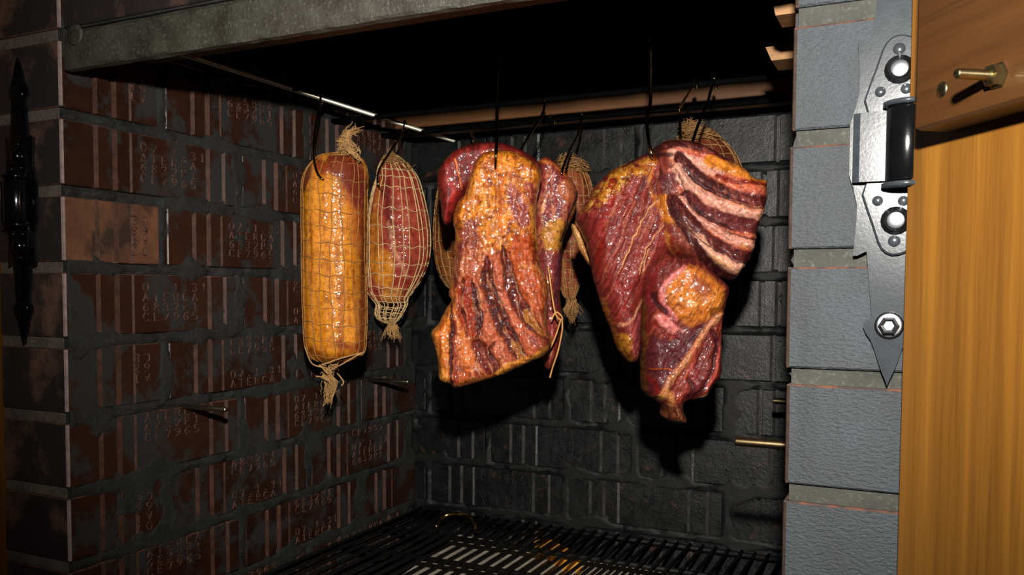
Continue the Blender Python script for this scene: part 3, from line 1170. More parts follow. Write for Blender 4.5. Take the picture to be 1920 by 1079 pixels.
def lump(name, outline, zc, tf, tb, rnd, paint, base, gain, parent, mat, step=1.6, seed=1, lumpy=0.0025, bow=None, wet=0.5, warp=5.0, tilt=0.0):
    """a slab or lobe of meat: outline in photo pixels laid on the upright plane at distance zc, swollen tf to the front and tb to the back"""
    poly = crom(outline, 8, True)
    poly = poly + 1.3 * np.stack([fbm(poly / 8.0, 3, seed + 70), fbm(poly / 8.0 + 30, 3, seed + 71)], -1)
    x0, y0 = poly.min(0) - step * 2
    x1, y1 = poly.max(0) + step * 2
    nx, ny = int((x1 - x0) / step) + 1, int((y1 - y0) / step) + 1
    X, Y = np.meshgrid(x0 + np.arange(nx) * step, y0 + np.arange(ny) * step)
    P = np.stack([X.ravel(), Y.ravel()], -1)
    ins = inside(P, poly)
    closed = np.vstack([poly, poly[:1]])
    d, _ = seg_dist(P, closed)
    sd = np.where(ins, d, -d)
    cell = np.arange(nx * ny).reshape(ny, nx)
    q = np.stack([cell[:-1, :-1], cell[:-1, 1:], cell[1:, 1:], cell[1:, :-1]], -1).reshape(-1, 4)
    keep = ins[q].sum(1) >= 2
    q = q[keep]
    used = np.unique(q)
    rim_out = used[~ins[used]]
    # pull the outside corners of the border cells onto the outline
    if len(rim_out):
        pts = P[rim_out]
        best = np.full(len(pts), 1e9)
        pos = pts.copy()
        for i in range(len(poly)):
            a, b = closed[i], closed[i + 1]
            dv = b - a
            t = np.clip(((pts - a) @ dv) / (dv @ dv + 1e-12), 0, 1)
            c = a + t[:, None] * dv
            e = ((pts - c) ** 2).sum(1)
            m = e < best
            best = np.where(m, e, best)
            pos[m] = c[m]
        P[rim_out] = pos
        sd[rim_out] = 0.0
    remap = -np.ones(nx * ny, int)
    remap[used] = np.arange(len(used))
    q = remap[q]
    P = P[used]
    sd = np.clip(sd[used], 0, None)
    # border vertices (edges used once)
    e = np.concatenate([q[:, [0, 1]], q[:, [1, 2]], q[:, [2, 3]], q[:, [3, 0]]])
    es = np.sort(e, 1)
    key = es[:, 0] * (len(P) + 1) + es[:, 1]
    uq, ix, ct = np.unique(key, return_index=True, return_counts=True)
    be = es[ix[ct == 1]]
    border = np.zeros(len(P), bool)
    border[be.ravel()] = True
    t = np.clip(sd / rnd, 0, 1)
    prof = np.sqrt(np.clip(1 - (1 - t) ** 2, 0, 1))
    pt = Paint(P, base, gain, seed, warp, wet)
    paint(pt)
    n1 = fbm(P / 34.0, 3, seed + 3)
    n2 = fbm(P / 9.0, 3, seed + 4)
    edge = sstep(0.0, 0.5, t)
    hf = tf * prof + edge * (pt.h + lumpy * n1 + lumpy * 0.35 * n2)
    if bow is not None:
        hf = hf + bow(P) * edge
    hb = tb * prof + edge * lumpy * n1
    hf[border] = 0
    hb[border] = 0
    k = zc * (1.0)
    r0 = np.array([ray(x, y) for x, y in ((0, 0), (1000, 0), (0, 1000))])
    dx, dy = (r0[1] - r0[0]) / 1000, (r0[2] - r0[0]) / 1000
    R = r0[0] + P[:, :1] * dx + P[:, 1:] * dy
    A = CAM + R * (zc / (R @ FH))[:, None]
    if tilt:
        A = A + FH * ((P[:, :1] - P[:, 0].mean()) * tilt)
    VF = A - FH * hf[:, None]
    VBk = A + FH * hb[:, None]
    nb = np.where(~border)[0]
    rb = np.arange(len(P))
    rb[nb] = len(P) + np.arange(len(nb))
    V = np.concatenate([VF, VBk[nb]])
    F = np.concatenate([q[:, ::-1], rb[q]])
    col = np.concatenate([pt.c, pt.c[nb]])
    wt = np.concatenate([pt.w, pt.w[nb]])
    org = np.array(parent.location) if parent is not None else np.zeros(3)
    V = V - org
    me = bpy.data.meshes.new(name)
    me.vertices.add(len(V))
    me.vertices.foreach_set('co', V.astype(np.float32).ravel())
    me.loops.add(len(F) * 4)
    me.loops.foreach_set('vertex_index', F.astype(np.int32).ravel())
    me.polygons.add(len(F))
    me.polygons.foreach_set('loop_start', (np.arange(len(F)) * 4).astype(np.int32))
    me.polygons.foreach_set('loop_total', np.full(len(F), 4, np.int32))
    me.polygons.foreach_set('use_smooth', np.ones(len(F), bool))
    me.update(calc_edges=True)
    me.validate()
    set_color(me, col, wt)
    return link(name, me, mat, parent)


def roll(name, rows, zc, paint, base, gain, parent, mat, ratio=0.9, nt=120, na=96, seed=1, cords=(18, 22), wet=0.5, quilt=0.0012, ends=0.35):
    """netted roll: rows (y, xl, xr) in photo pixels on the upright plane at zc; round cross-section. returns body and surface function"""
    rows = np.array(rows, float)
    rr = crom(rows, 12)
    ys, xl, xr = rr[:, 0], rr[:, 1], rr[:, 2]
    s = np.concatenate([[0], np.cumsum(np.hypot(np.diff(ys), np.diff((xr - xl) / 2)))])
    s /= s[-1]
    tt = np.linspace(0, 1, nt)
    ys, xl, xr = (np.interp(tt, s, a) for a in (ys, xl, xr))
    org = np.array(parent.location)
    cen, hw = [], []
    for y, a, b in zip(ys, xl, xr):
        pa, pb = onV(a, y, zc), onV(b, y, zc)
        cen.append((pa + pb) / 2)
        hw.append(np.linalg.norm(pb - pa) / 2)
    cen, hw = np.array(cen), np.array(hw)

    def surf(t, th, off=0.0):
        c = np.stack([np.interp(t, tt, cen[:, k]) for k in range(3)], -1)
        w = np.interp(t, tt, hw) + off
        return c + RH * (w * np.sin(th))[..., None] - FH * (w * ratio * np.cos(th))[..., None] - org
    th = np.linspace(-math.pi, math.pi, na, endpoint=False)
    TT, TH = np.meshgrid(tt, th, indexing='ij')
    px = np.interp(TT, tt, (xl + xr) / 2) + np.interp(TT, tt, (xr - xl) / 2) * np.sin(TH)
    py = np.interp(TT, tt, ys)
    front = np.cos(TH)
    P = np.stack([px.ravel() + np.where(front.ravel() < 0, 400, 0), py.ravel()], -1)
    pt = Paint(P, base, gain, seed, 4.0, wet)
    pt.px = px.ravel()
    paint(pt)
    nl, nr = cords
    q = np.abs(np.sin(TH * nl / 2)) * np.abs(np.sin(TT * math.pi * nr))
    n1 = fbm(np.stack([np.cos(TH) * 2, np.sin(TH) * 2, TT * 7], -1), 3, seed)
    off = quilt * (q ** 0.5 - 0.6) + 0.0022 * n1 + pt.h.reshape(TT.shape)
    off *= sstep(0, 0.06, TT) * sstep(0, 0.06, 1 - TT)
    V = surf(TT, TH, off).reshape(-1, 3)
    F = []
    for i in range(nt - 1):
        for k in range(na):
            j = (k + 1) % na
            F.append((i * na + j, i * na + k, (i + 1) * na + k, (i + 1) * na + j))
    F.append(tuple(range(na)))
    F.append(tuple((nt - 1) * na + k for k in range(na - 1, -1, -1)))
    me = mesh(name, V, F, smooth=True)
    set_color(me, pt.c, pt.w)
    return link(name, me, mat, parent), surf


def netting(parent, surf, nl, nr, r, mat, seed=1, slant=0.02, twist=0.0, t0=0.0, t1=1.0, extra=None, wob=0.05):
    rn = random.Random(seed)
    b = MB()
    for k in range(nl):
        a0 = -math.pi + 2 * math.pi * k / nl + rn.uniform(-.10, .10)
        t = np.linspace(t0, t1, 46)
        ph = rn.uniform(0, 6)
        th = a0 + twist * t + wob * np.sin(t * 9 + ph) + wob * 0.4 * np.sin(t * 40 + ph * 2)
        b.tube(surf(t, th, 0.0009), r * rn.uniform(.85, 1.2), 5, cap=False)
    for k in range(nr):
        tb_ = t0 + (t1 - t0) * (k + 0.5) / nr
        th = np.linspace(-math.pi, math.pi, 61)
        ph = rn.uniform(0, 6)
        t = np.clip(tb_ + slant * np.sin(th + 0.9) + 0.004 * np.sin(th * nl * 0.5 + ph) + rn.uniform(-.006, .006), t0, t1)
        b.tube(surf(t, th, 0.0009), r * rn.uniform(.7, 1.0), 5, cap=False)
    if extra:
        extra(b, rn)
    return b.build('netting', mat, parent)


def frayed(parent, pts, spread, n, r, mat, seed, name='knot', curl=1.0):
    """bunch of frayed cord following pts (world, relative to parent) with half-width spread[i]"""
    rn = np.random.RandomState(seed)
    b = MB()
    P = crom(pts, 6)
    S = np.interp(np.linspace(0, 1, len(P)), np.linspace(0, 1, len(spread)), spread)
    n = int(n * 1.5)
    for k in range(n):
        a = rn.uniform(0, 2 * math.pi)
        i0 = rn.randint(0, max(1, len(P) // 2))
        i1 = min(len(P), i0 + rn.randint(5, len(P)))
        seg = P[i0:i1]
        if len(seg) < 3:
            continue
        w = S[i0:i1]
        rad = rn.uniform(0.25, 1.0)
        tw = rn.uniform(-1, 1) * 5 * curl
        t = np.linspace(0, 1, len(seg))
        an = a + tw * t
        off = RH * (w * rad * np.cos(an))[:, None] - FH * (w * rad * 0.8 * np.sin(an))[:, None]
        j = rn.normal(0, 1, seg.shape) * 0.0006 + np.outer(t ** 2, rn.normal(0, 1, 3) * 0.0030)
        b.tube(seg + off + j, r * rn.uniform(.5, 1.0) * (1 - 0.5 * t), 5)
    return b.build(name, mat, parent)


def thing(name, px, py, zc, label, cat, group=None):
    return tag(empty(name, onV(px, py, zc)), label, cat, group)


def rel(o, pts, zc):
    return [onV(x, y, zc if not hasattr(zc, '__len__') else zc[i]) - np.array(o.location) for i, (x, y) in enumerate(pts)]


# ---------------------------------------------------------- long golden netted roll
GA = 0.90
ra = thing('smoked_netted_roll', 628, 290, 1.10, 'long golden-yellow netted meat roll hanging in front by the left wall', 'meat roll', 'netted meat rolls')


def paint_a(p):
    x, y = p.P[:, 0], p.P[:, 1]
    p.streak(90, 5, 60, (176, 88, 16), 0.75, 0.0006, -0.1, 0.4)
    p.streak(90, 9, 120, (238, 160, 60), 0.8, 0.0004, 0.0, 0.4, seed=5)
    p.line([(580, 330), (578, 450), (582, 650)], 22, (196, 128, 10), 0.8, 0, 1.0)
    p.line([(670, 310), (682, 380), (684, 500), (682, 660)], 26, (112, 40, 30), 0.85, 0, 1.0)
    p.line([(655, 330), (668, 380), (672, 460)], 22, (170, 84, 40), 0.7, 0, 1.0)
    p.poly([(625, 292), (680, 300), (690, 350), (676, 400), (650, 350), (630, 335)], (118, 40, 34), 0.9)
    p.poly([(575, 322), (592, 315), (592, 345), (572, 372)], (110, 40, 40), 0.85)
    p.poly([(594, 302), (620, 305), (633, 322), (624, 340), (602, 328)], (138, 52, 28), 0.9, 0.002)
    p.line([(590, 655), (620, 672), (665, 664)], 26, (120, 52, 12), 0.8, 0, 1.0)
    p.line([(640, 640), (670, 650)], 22, (132, 40, 14), 0.8, 0, 1.0)
    p.blot(20, (150, 66, 10), 0.25, 0.2, 0.5)
    p.blot(5, (120, 44, 10), 0.35, 0.35, 0.55, seed=9)


rowsA = [(289, 622, 640), (291, 606, 664), (297, 594, 677), (308, 584, 684), (325, 573, 688), (350, 567, 688), (400, 566, 688), (500, 567, 686), (580, 569, 687), (630, 571, 686), (655, 574, 684), (668, 581, 676), (676, 592, 662), (679, 612, 640)]
_, sfa = roll('roll_body', rowsA, 1.10, paint_a, (226, 150, 34), GA, ra, M['meat_dry'], cords=(20, 22), seed=4, wet=0.75, quilt=0.0010)
netting(ra, sfa, 20, 15, 0.00064, M['net_amber'], 3, 0.022, 0.10)
frayed(ra, rel(ra, [(640, 296), (652, 285), (650, 272), (646, 262), (652, 250), (664, 243)], 1.085), [0.022, 0.017, 0.010, 0.007, 0.006, 0.009], 70, 0.0008, M['net'], 5, 'top_knot')
frayed(ra, rel(ra, [(678, 305), (664, 290), (650, 280), (640, 285)], 1.07), [0.004, 0.005, 0.005, 0.004], 16, 0.0008, M['net'], 15, 'top_knot')
frayed(ra, rel(ra, [(622, 676), (622, 690), (614, 703), (620, 718), (617, 734), (614, 756)], 1.09), [0.020, 0.010, 0.006, 0.010, 0.007, 0.0008], 46, 0.0008, M['net'], 7, 'bottom_knot', 0.5)
b = MB()
for pts in ([(572, 652), (585, 682), (610, 690)], [(684, 660), (660, 672), (640, 684), (622, 692)], [(600, 686), (640, 672), (678, 662)], [(598, 684), (606, 692), (614, 700)], [(592, 706), (606, 708), (616, 714)], [(632, 700), (644, 716), (640, 724)]):
    b.tube(crom(rel(ra, pts, 1.065), 6), 0.0009, 5)
b.build('loose_cord', M['net'], ra)

# ---------------------------------------------------------- tapering maroon netted roll
rb = thing('smoked_netted_roll', 746, 300, 1.28, 'maroon egg-shaped netted meat roll with a tasselled net cup, right of the golden roll', 'meat roll', 'netted meat rolls')
GB = 1.12


def paint_b(p):
    p.streak(80, 7, 60, (178, 92, 66), 0.6, 0.0004, -0.05, 0.4)
    p.streak(80, 10, 80, (96, 30, 26), 0.7, 0.0, 0.05, 0.4, seed=8)
    p.poly([(700, 480), (735, 470), (748, 500), (740, 540), (715, 535), (700, 510)], (206, 138, 40), 0.9)
    p.poly([(694, 420), (716, 400), (722, 470), (700, 490)], (182, 116, 34), 0.8)
    p.line([(716, 345), (708, 420), (704, 480)], 12, (190, 120, 48), 0.7, 0, 0.9)
    p.line([(735, 420), (748, 470), (770, 520)], 10, (216, 168, 130), 0.5, 0, 0.9)
    p.poly([(722, 545), (756, 540), (756, 566), (724, 566)], (196, 140, 62), 0.8)


rowsB = [(296, 724, 742), (303, 716, 758), (318, 710, 772), (335, 708, 783), (360, 700, 791), (385, 694, 797), (410, 690, 802), (450, 687, 806), (490, 686, 802), (520, 687, 790), (545, 690, 774), (560, 697, 762), (568, 708, 750), (570, 722, 738)]
_, sfb = roll('roll_body', rowsB, 1.28, paint_b, (152, 62, 48), GB, rb, M['meat_dry'], cords=(18, 16), seed=14, wet=0.6, quilt=0.0030)
rowsBn = [(292, 722, 744), (303, 715, 759), (318, 709, 773), (335, 707, 784), (360, 699, 792), (410, 689, 803), (450, 686, 807), (490, 685, 803), (520, 686, 791), (545, 689, 775), (560, 697, 764), (572, 706, 763), (586, 704, 756), (598, 708, 748), (606, 722, 740)]
rrn = [onV(x, y, 1.28) for y, x, _ in rowsBn]


def surf_from(rows, zc, org, ratio=0.9):
    rr = crom(np.array(rows, float), 8)
    s = np.linspace(0, 1, len(rr))
    pa = np.array([onV(a, y, zc) for y, a, c in rr])
    pb = np.array([onV(c, y, zc) for y, a, c in rr])
    cen, hw = (pa + pb) / 2, np.linalg.norm(pb - pa, axis=1) / 2

    def f(t, th, off=0.0):
        c = np.stack([np.interp(t, s, cen[:, k]) for k in range(3)], -1)
        w = np.interp(t, s, hw) + off
        return c + RH * (w * np.sin(th))[..., None] - FH * (w * ratio * np.cos(th))[..., None] - org
    return f


orgb = np.array(rb.location)
netting(rb, surf_from(rowsBn, 1.28, orgb), 24, 17, 0.00085, M['net_pale'], 9, 0.016, 0.55, wob=0.03)
frayed(rb, rel(rb, [(745, 322), (742, 308), (735, 296), (731, 286)], 1.27), [0.028, 0.022, 0.012, 0.003], 70, 0.0008, M['net_dark'], 11, 'top_knot')
frayed(rb, rel(rb, [(733, 600), (736, 610), (735, 622), (738, 634)], 1.27), [0.004, 0.007, 0.012, 0.014], 46, 0.0009, M['net'], 12, 'tassel', 0.25)

# ---------------------------------------------------------- three netted rolls half hidden further back


def back_roll(px, py, zc, rows, label, seed, base, cap=None, tas=None, netm='net_dark'):
    o = thing('smoked_netted_roll', px, py, zc, label, 'meat roll', 'netted meat rolls')

    def pf(p):
        p.streak(85, 6, 50, (168, 104, 50), 0.6, 0.0004, -0.05, 0.4)
        p.streak(85, 10, 70, (92, 34, 24), 0.7, 0, 0.05, 0.45, seed=8)
    _, sf = roll('roll_body', rows, zc, pf, base, 0.9, o, M['meat_dry'], nt=70, na=64, cords=(16, 14), seed=seed, wet=0.45, quilt=0.0022)
    netting(o, sf, 20, 16, 0.00085, M[netm], seed, 0.012, 0.2)
    if cap:
        frayed(o, rel(o, cap[0], zc - 0.012), cap[1], cap[2], 0.0008, M[netm], seed + 3, 'top_knot')
    if tas:
        frayed(o, rel(o, tas[0], zc - 0.005), tas[1], 40, 0.0009, M['net_dark'], seed + 4, 'tassel', 0.3)
    return o


rc = back_roll(862, 330, 1.20, [(318, 856, 872), (322, 840, 886), (335, 828, 896), (365, 820, 903), (410, 815, 906), (460, 814, 906), (500, 820, 900), (525, 830, 890), (540, 842, 876), (545, 854, 866)],
               'dim netted meat roll almost hidden behind the left edge of the front bacon slab', 41, (130, 78, 34))
re_ = back_roll(1075, 300, 1.17, [(300, 1060, 1078), (304, 1048, 1088), (318, 1042, 1096), (345, 1036, 1108), (400, 1032, 1114), (450, 1036, 1108), (500, 1044, 1096), (535, 1051, 1086), (556, 1058, 1078), (560, 1064, 1072)],
                'netted meat roll with a dangling tassel in the gap between bacon and shoulder', 51, (148, 74, 46),
                ([(1078, 325), (1072, 310), (1066, 298), (1062, 292)], [0.030, 0.024, 0.016, 0.010], 80), ([(1068, 556), (1072, 568), (1070, 584), (1074, 602)], [0.005, 0.008, 0.013, 0.003]))
rg = back_roll(1322, 240, 1.13, [(240, 1292, 1318), (244, 1282, 1332), (256, 1278, 1346), (280, 1270, 1369), (310, 1262, 1386), (360, 1256, 1394), (420, 1258, 1392), (470, 1270, 1378), (510, 1288, 1360), (525, 1312, 1334)],
               'netted meat roll with a ragged net top peeping over the back of the shoulder', 61, (120, 62, 44),
               ([(1312, 268), (1308, 252), (1300, 240), (1294, 230)], [0.036, 0.026, 0.020, 0.016], 110))

# ---------------------------------------------------------- front bacon slab
T5, T6 = T((780, 220), 3.853), T((780, 460), 3.597)
bd = thing('smoked_bacon_slab', 930, 285, 0.93, 'large glistening golden bacon slab with dark rib stripes hanging in the middle', 'bacon')
GD = 0.86


def paint_flap(p):
    p.streak(80, 8, 60, (96, 26, 24), 0.8, 0, -0.1, 0.35)
    p.streak(85, 5, 60, (186, 70, 60), 0.5, 0, 0.1, 0.5, seed=4)
    p.line(T5((250, 470), (280, 560), (260, 700), (225, 760)), 12, (176, 52, 46), 0.9, 0.0, 0.9)
    p.line(T5((280, 330), (310, 420), (330, 500), (345, 540)), 5, (222, 120, 50), 0.9, 0.001, 0.8)
    p.line(T5((300, 230), (500, 205), (650, 215), (860, 330)), 14, (84, 24, 22), 0.8, 0, 0.9)
    p.line(T5((190, 340), (280, 260), (330, 235)), 8, (196, 92, 36), 0.6, 0, 0.9)
    p.blot(9, (70, 18, 18), 0.6, 0.1, 0.4)


lump('lean_flap', T5((350, 215), (430, 198), (520, 188), (620, 190), (700, 218), (790, 258), (880, 325), (905, 370), (860, 470), (640, 520), (430, 540), (350, 600), (300, 660), (268, 730), (238, 778), (205, 768), (186, 700), (174, 600), (158, 490), (160, 405), (200, 330), (270, 258)),
     0.955, 0.030, 0.022, 20, paint_flap, (128, 36, 30), GD, bd, M['meat_dry'], 1.8, 71, 0.002, None, 0.28)


def paint_slab(p):
    F, G = T5, T6
    # upper fat cap
    p.streak(95, 7, 50, (166, 80, 18), 0.7, -0.0010, -0.1, 0.35)
    p.streak(92, 4, 35, (98, 36, 14), 0.4, -0.0008, 0.1, 0.4, seed=22)
    p.streak(88, 4, 40, (236, 168, 80), 0.6, 0.0006, 0.05, 0.4, seed=6)
    p.blot(16, (150, 62, 14), 0.6, 0.05, 0.4, 0.0006)
    # maroon zones
    p.poly(F((650, 560), (690, 490), (745, 540), (800, 640), (830, 740), (800, 810), (730, 800), (670, 660)), (138, 58, 56), 0.95, -0.0012)
    p.poly(F((780, 500), (850, 500), (870, 570), (850, 660), (800, 600)), (146, 64, 62), 0.95, -0.0008)
    p.streak(75, 3, 50, (206, 118, 70), 0.7, 0.0006, 0.05, 0.4, F((620, 520), (880, 500), (880, 830), (700, 840)))
    p.poly(F((330, 800), (420, 740), (470, 840), (450, 1000), (400, 1090), (310, 1090), (320, 900)), (130, 52, 46), 0.85)
    p.poly(F((700, 860), (830, 850), (880, 960), (860, 1080), (720, 1000)), (160, 50, 30), 0.75)
    p.line(F((640, 420), (620, 560), (610, 700), (620, 850)), 7, (190, 70, 20), 0.6, -0.0012, 0.9)
    p.line(F((560, 300), (640, 360), (720, 380), (800, 320)), 10, (226, 146, 40), 0.7, 0.0016, 0.9)
    # lower half base
    p.poly(G((250, 60), (480, 40), (700, 60), (860, 160), (880, 420), (880, 640), (560, 860), (250, 940), (240, 600), (260, 300)), (168, 78, 36), 0.85)
    p.line(G((300, 10), (290, 160), (280, 330)), 15, (116, 50, 52), 0.9, -0.0006, 0.7)
    p.line(G((262, 30), (245, 200), (238, 330)), 7, (206, 108, 44), 0.9, 0.0012, 0.7)
    p.streak(78, 4, 45, (112, 34, 22), 0.65, -0.0007, 0.05, 0.4, G((250, 60), (480, 40), (700, 60), (860, 160), (880, 640), (560, 860), (250, 940), (240, 600)), seed=33)
    p.streak(74, 3, 30, (236, 164, 116), 0.55, 0.0006, 0.15, 0.5, G((250, 60), (480, 40), (700, 60), (860, 160), (880, 640), (560, 860), (250, 940), (240, 600)), seed=37)
    p.blot(6, (84, 24, 18), 0.55, 0.15, 0.45, -0.0008, 8)
    # light bands (flesh over the ribs)
    p.line(G((400, 170), (425, 320), (460, 480), (520, 640), (600, 730)), 29.8, (190, 104, 72), 1, 0.0034, 0.26)
    p.line(G((545, 130), (570, 300), (620, 440), (690, 560), (790, 680)), 35.0, (192, 102, 70), 1, 0.0038, 0.26)
    p.line(G((690, 70), (730, 230), (800, 380), (860, 540)), 49.0, (180, 84, 34), 1, 0.0040, 0.26)
    p.line(G((700, 150), (790, 150), (850, 180)), 12.2, (206, 130, 70), 0.9, 0.001, 0.7)
    p.line(G((290, 330), (300, 480), (330, 640), (370, 800)), 28.0, (206, 116, 52), 0.95, 0.0024, 0.26)
    # dark bands between
    p.line(G((355, 230), (345, 330), (365, 460), (395, 590)), 37.2, (150, 48, 16), 1, -0.0022, 0.26, 0.55, taper=True)
    p.line(G((380, 240), (415, 370), (432, 500), (420, 610)), 15.7, (62, 22, 16), 1, -0.0036, 0.26, taper=True)
    p.line(G((415, 640), (470, 720), (510, 800), (530, 880)), 31.4, (110, 40, 28), 1, -0.0028, 0.26, taper=True)
    p.line(G((480, 90), (480, 210), (515, 340), (560, 470), (625, 600), (690, 720), (725, 775)), 29.4, (82, 30, 22), 1, -0.0042, 0.26, taper=True)
    p.line(G((515, 380), (560, 480), (620, 600)), 11.8, (50, 18, 14), 0.9, -0.0014, 0.7, taper=True)
    p.line(G((640, 630), (690, 700), (735, 770)), 17.6, (168, 112, 44), 0.9, 0.001, 0.26, taper=True)
    p.line(G((590, 20), (620, 170), (655, 320), (715, 430), (790, 540), (890, 640)), 27.4, (88, 32, 22), 1, -0.0042, 0.26, taper=True)
    p.line(G((730, 430), (790, 520), (870, 610)), 13.7, (176, 118, 44), 0.9, 0.001, 0.26, taper=True)
    p.line(G((760, 600), (830, 660), (895, 660)), 23.5, (140, 58, 48), 0.9, 0.001, 0.7, taper=True)
    p.line(G((540, 650), (500, 700), (540, 760), (560, 850)), 7.8, (50, 18, 14), 0.9, -0.003, 0.8, taper=True)
    for e_ in (G((400, 250), (440, 380), (452, 500), (440, 640), (500, 740), (545, 870)), G((515, 110), (520, 230), (555, 350), (605, 470), (670, 600), (740, 745)), G((640, 60), (655, 190), (695, 320), (760, 430), (835, 530), (900, 610)), G((330, 230), (318, 340), (335, 470), (365, 600))):
        p.line(e_, 3.4, (38, 14, 12), 0.9, -0.0034, 0.6)
    p.streak(76, 3, 22, (150, 66, 56), 0.5, 0.0008, 0.1, 0.45, G((460, 80), (540, 80), (760, 760), (680, 790)), seed=51)
    LOWR = G((250, 60), (480, 40), (700, 60), (860, 160), (880, 640), (560, 860), (250, 940), (240, 600))
    p.blot(5, (158, 70, 44), 0.5, 0.15, 0.4, 0.0006, 31, None, LOWR)
    p.streak(76, 3, 26, (230, 164, 120), 0.38, 0.0005, 0.12, 0.45, LOWR, seed=61)
    p.streak(72, 3, 30, (120, 42, 26), 0.42, -0.0005, 0.1, 0.45, LOWR, seed=64)
    # bottom fat
    p.line(G((560, 850), (640, 800), (760, 760), (880, 690)), 17, (218, 146, 62), 0.95, 0.0012, 0.7, 0.4)
    p.line(G((300, 930), (400, 900), (520, 880)), 12, (206, 112, 40), 0.8, 0, 0.8)
    # left selvedge with its crease
    p.poly(G((235, 380), (200, 440), (120, 570), (120, 640), (150, 780), (150, 890), (235, 930), (240, 700)), (206, 124, 48), 0.95)
    p.streak(85, 5, 30, (232, 176, 84), 0.6, 0.0008, 0.0, 0.4, G((235, 380), (120, 570), (150, 890), (235, 930)))
    p.line(G((200, 500), (180, 640), (200, 800)), 8, (176, 72, 28), 0.7, 0, 0.9)
    p.line(G((250, 380), (256, 520), (250, 700), (248, 940)), 6, (70, 26, 26), 1, -0.006, 0.6)
    p.line(G((270, 500), (275, 700), (290, 900)), 10, (136, 52, 44), 0.8, 0.0012, 0.8)
    p.blot(7, (96, 30, 14), 0.5, 0.2, 0.5, -0.0006, 3)
    p.w = np.clip(p.w + 0.25 * fbm(p.P0 / 30, 3, 5), 0, 1)


slab_out = T5((430, 320), (480, 268), (560, 248), (640, 246), (720, 260), (800, 298), (870, 345), (902, 385), (906, 440), (890, 520), (872, 620), (866, 720), (872, 850), (884, 980)) + \
    T6((850, 160), (882, 220), (894, 300), (891, 400), (882, 480), (886, 560), (914, 625), (900, 690), (850, 755), (770, 788), (700, 820), (600, 868), (500, 900), (400, 930), (300, 960), (262, 962), (235, 938), (180, 922), (152, 885), (150, 800), (130, 700), (106, 592), (150, 530), (200, 435), (238, 375), (222, 338), (236, 250), (252, 150), (264, 50)) + \
    T5((268, 1000), (288, 850), (265, 735), (300, 620), (352, 560), (372, 480), (400, 400))
lump('slab', slab_out, 0.93, 0.032, 0.020, 20, paint_slab, (218, 134, 36), GD, bd, M['meat'], 1.4, 72, 0.0032, None, 1.0)

# ---------------------------------------------------------- narrow slab behind it
be_ = thing('smoked_bacon_slab', 1045, 300, 1.0, 'narrow string-tied bacon slab partly behind the right edge of the large bacon', 'bacon')


def paint_n(p):
    F, G = T5, T6
    p.streak(95, 6, 60, (104, 36, 40), 0.8, 0, -0.1, 0.3)
    p.streak(95, 4, 50, (206, 130, 96), 0.6, 0.0005, 0.1, 0.45, seed=7)
    p.line(F((900, 330), (1000, 360), (1090, 440), (1150, 520)), 12, (206, 116, 56), 0.9, 0.0015, 0.8)
    p.poly(F((1040, 470), (1110, 470), (1150, 560), (1110, 640), (1050, 600), (1010, 540)), (176, 100, 62), 0.95, 0.001)
    p.poly(F((920, 780), (1000, 740), (1080, 800), (1080, 900), (1020, 960), (930, 960), (900, 880)), (196, 136, 52), 0.95, 0.0014)
    p.line(F((1160, 540), (1130, 660), (1080, 800), (1050, 900)), 10, (52, 26, 34), 0.9, -0.001, 0.8)
    p.line(F((1165, 580), (1110, 760), (1065, 900), (1058, 1070)), 5, (196, 130, 62), 0.9, 0.001, 0.8)
    p.line(F((960, 570), (930, 640), (920, 700)), 6, (226, 160, 116), 0.8, 0, 0.8)
    p.poly(G((850, 60), (940, 60), (940, 180), (870, 200)), (122, 46, 52), 0.8)
    p.line(G((960, 60), (955, 200), (940, 380)), 10, (100, 52, 66), 0.8, 0, 0.8)
    p.line(G((900, 480), (930, 620), (930, 700)), 16, (150, 58, 54), 0.8, 0, 0.8)
    p.blot(6, (70, 22, 22), 0.5, 0.15, 0.4)


nar_out = T5((870, 360), (900, 305), (940, 290), (990, 310), (1050, 378), (1120, 448), (1160, 515), (1170, 570), (1145, 690), (1085, 825), (1062, 900), (1056, 1000)) + \
    T6((984, 60), (980, 200), (970, 350), (984, 480), (976, 600), (960, 700), (940, 780), (905, 835), (878, 832), (850, 760), (840, 500), (820, 300), (800, 100)) + T5((840, 800), (850, 600))
lump('slab', nar_out, 1.0, 0.024, 0.024, 22, paint_n, (144, 60, 48), 0.9, be_, M['meat'], 1.6, 81, 0.003, None, 0.7)
b = MB()
for pts in ([(1028, 500), (1036, 560), (1042, 590), (1050, 600)], [(1034, 600), (1042, 586), (1052, 592), (1054, 600), (1044, 596)], [(1054, 600), (1054, 620), (1046, 660), (1036, 690), (1031, 709)], [(1052, 598), (1042, 630), (1030, 655), (1016, 669)]):
    b.tube(crom(rel(be_, pts, 0.945), 8), 0.0010, 6)
b.build('string', M['string'], be_)

# ---------------------------------------------------------- big shoulder with ribs
T7, T8 = T((1050, 220), 3.598), T((1050, 500), 3.372)
sh = thing('smoked_pork_shoulder', 1222, 290, 0.85, 'big red smoked shoulder with fanned rib bands hanging beside the grey pier', 'meat joint')
GF = 0.80


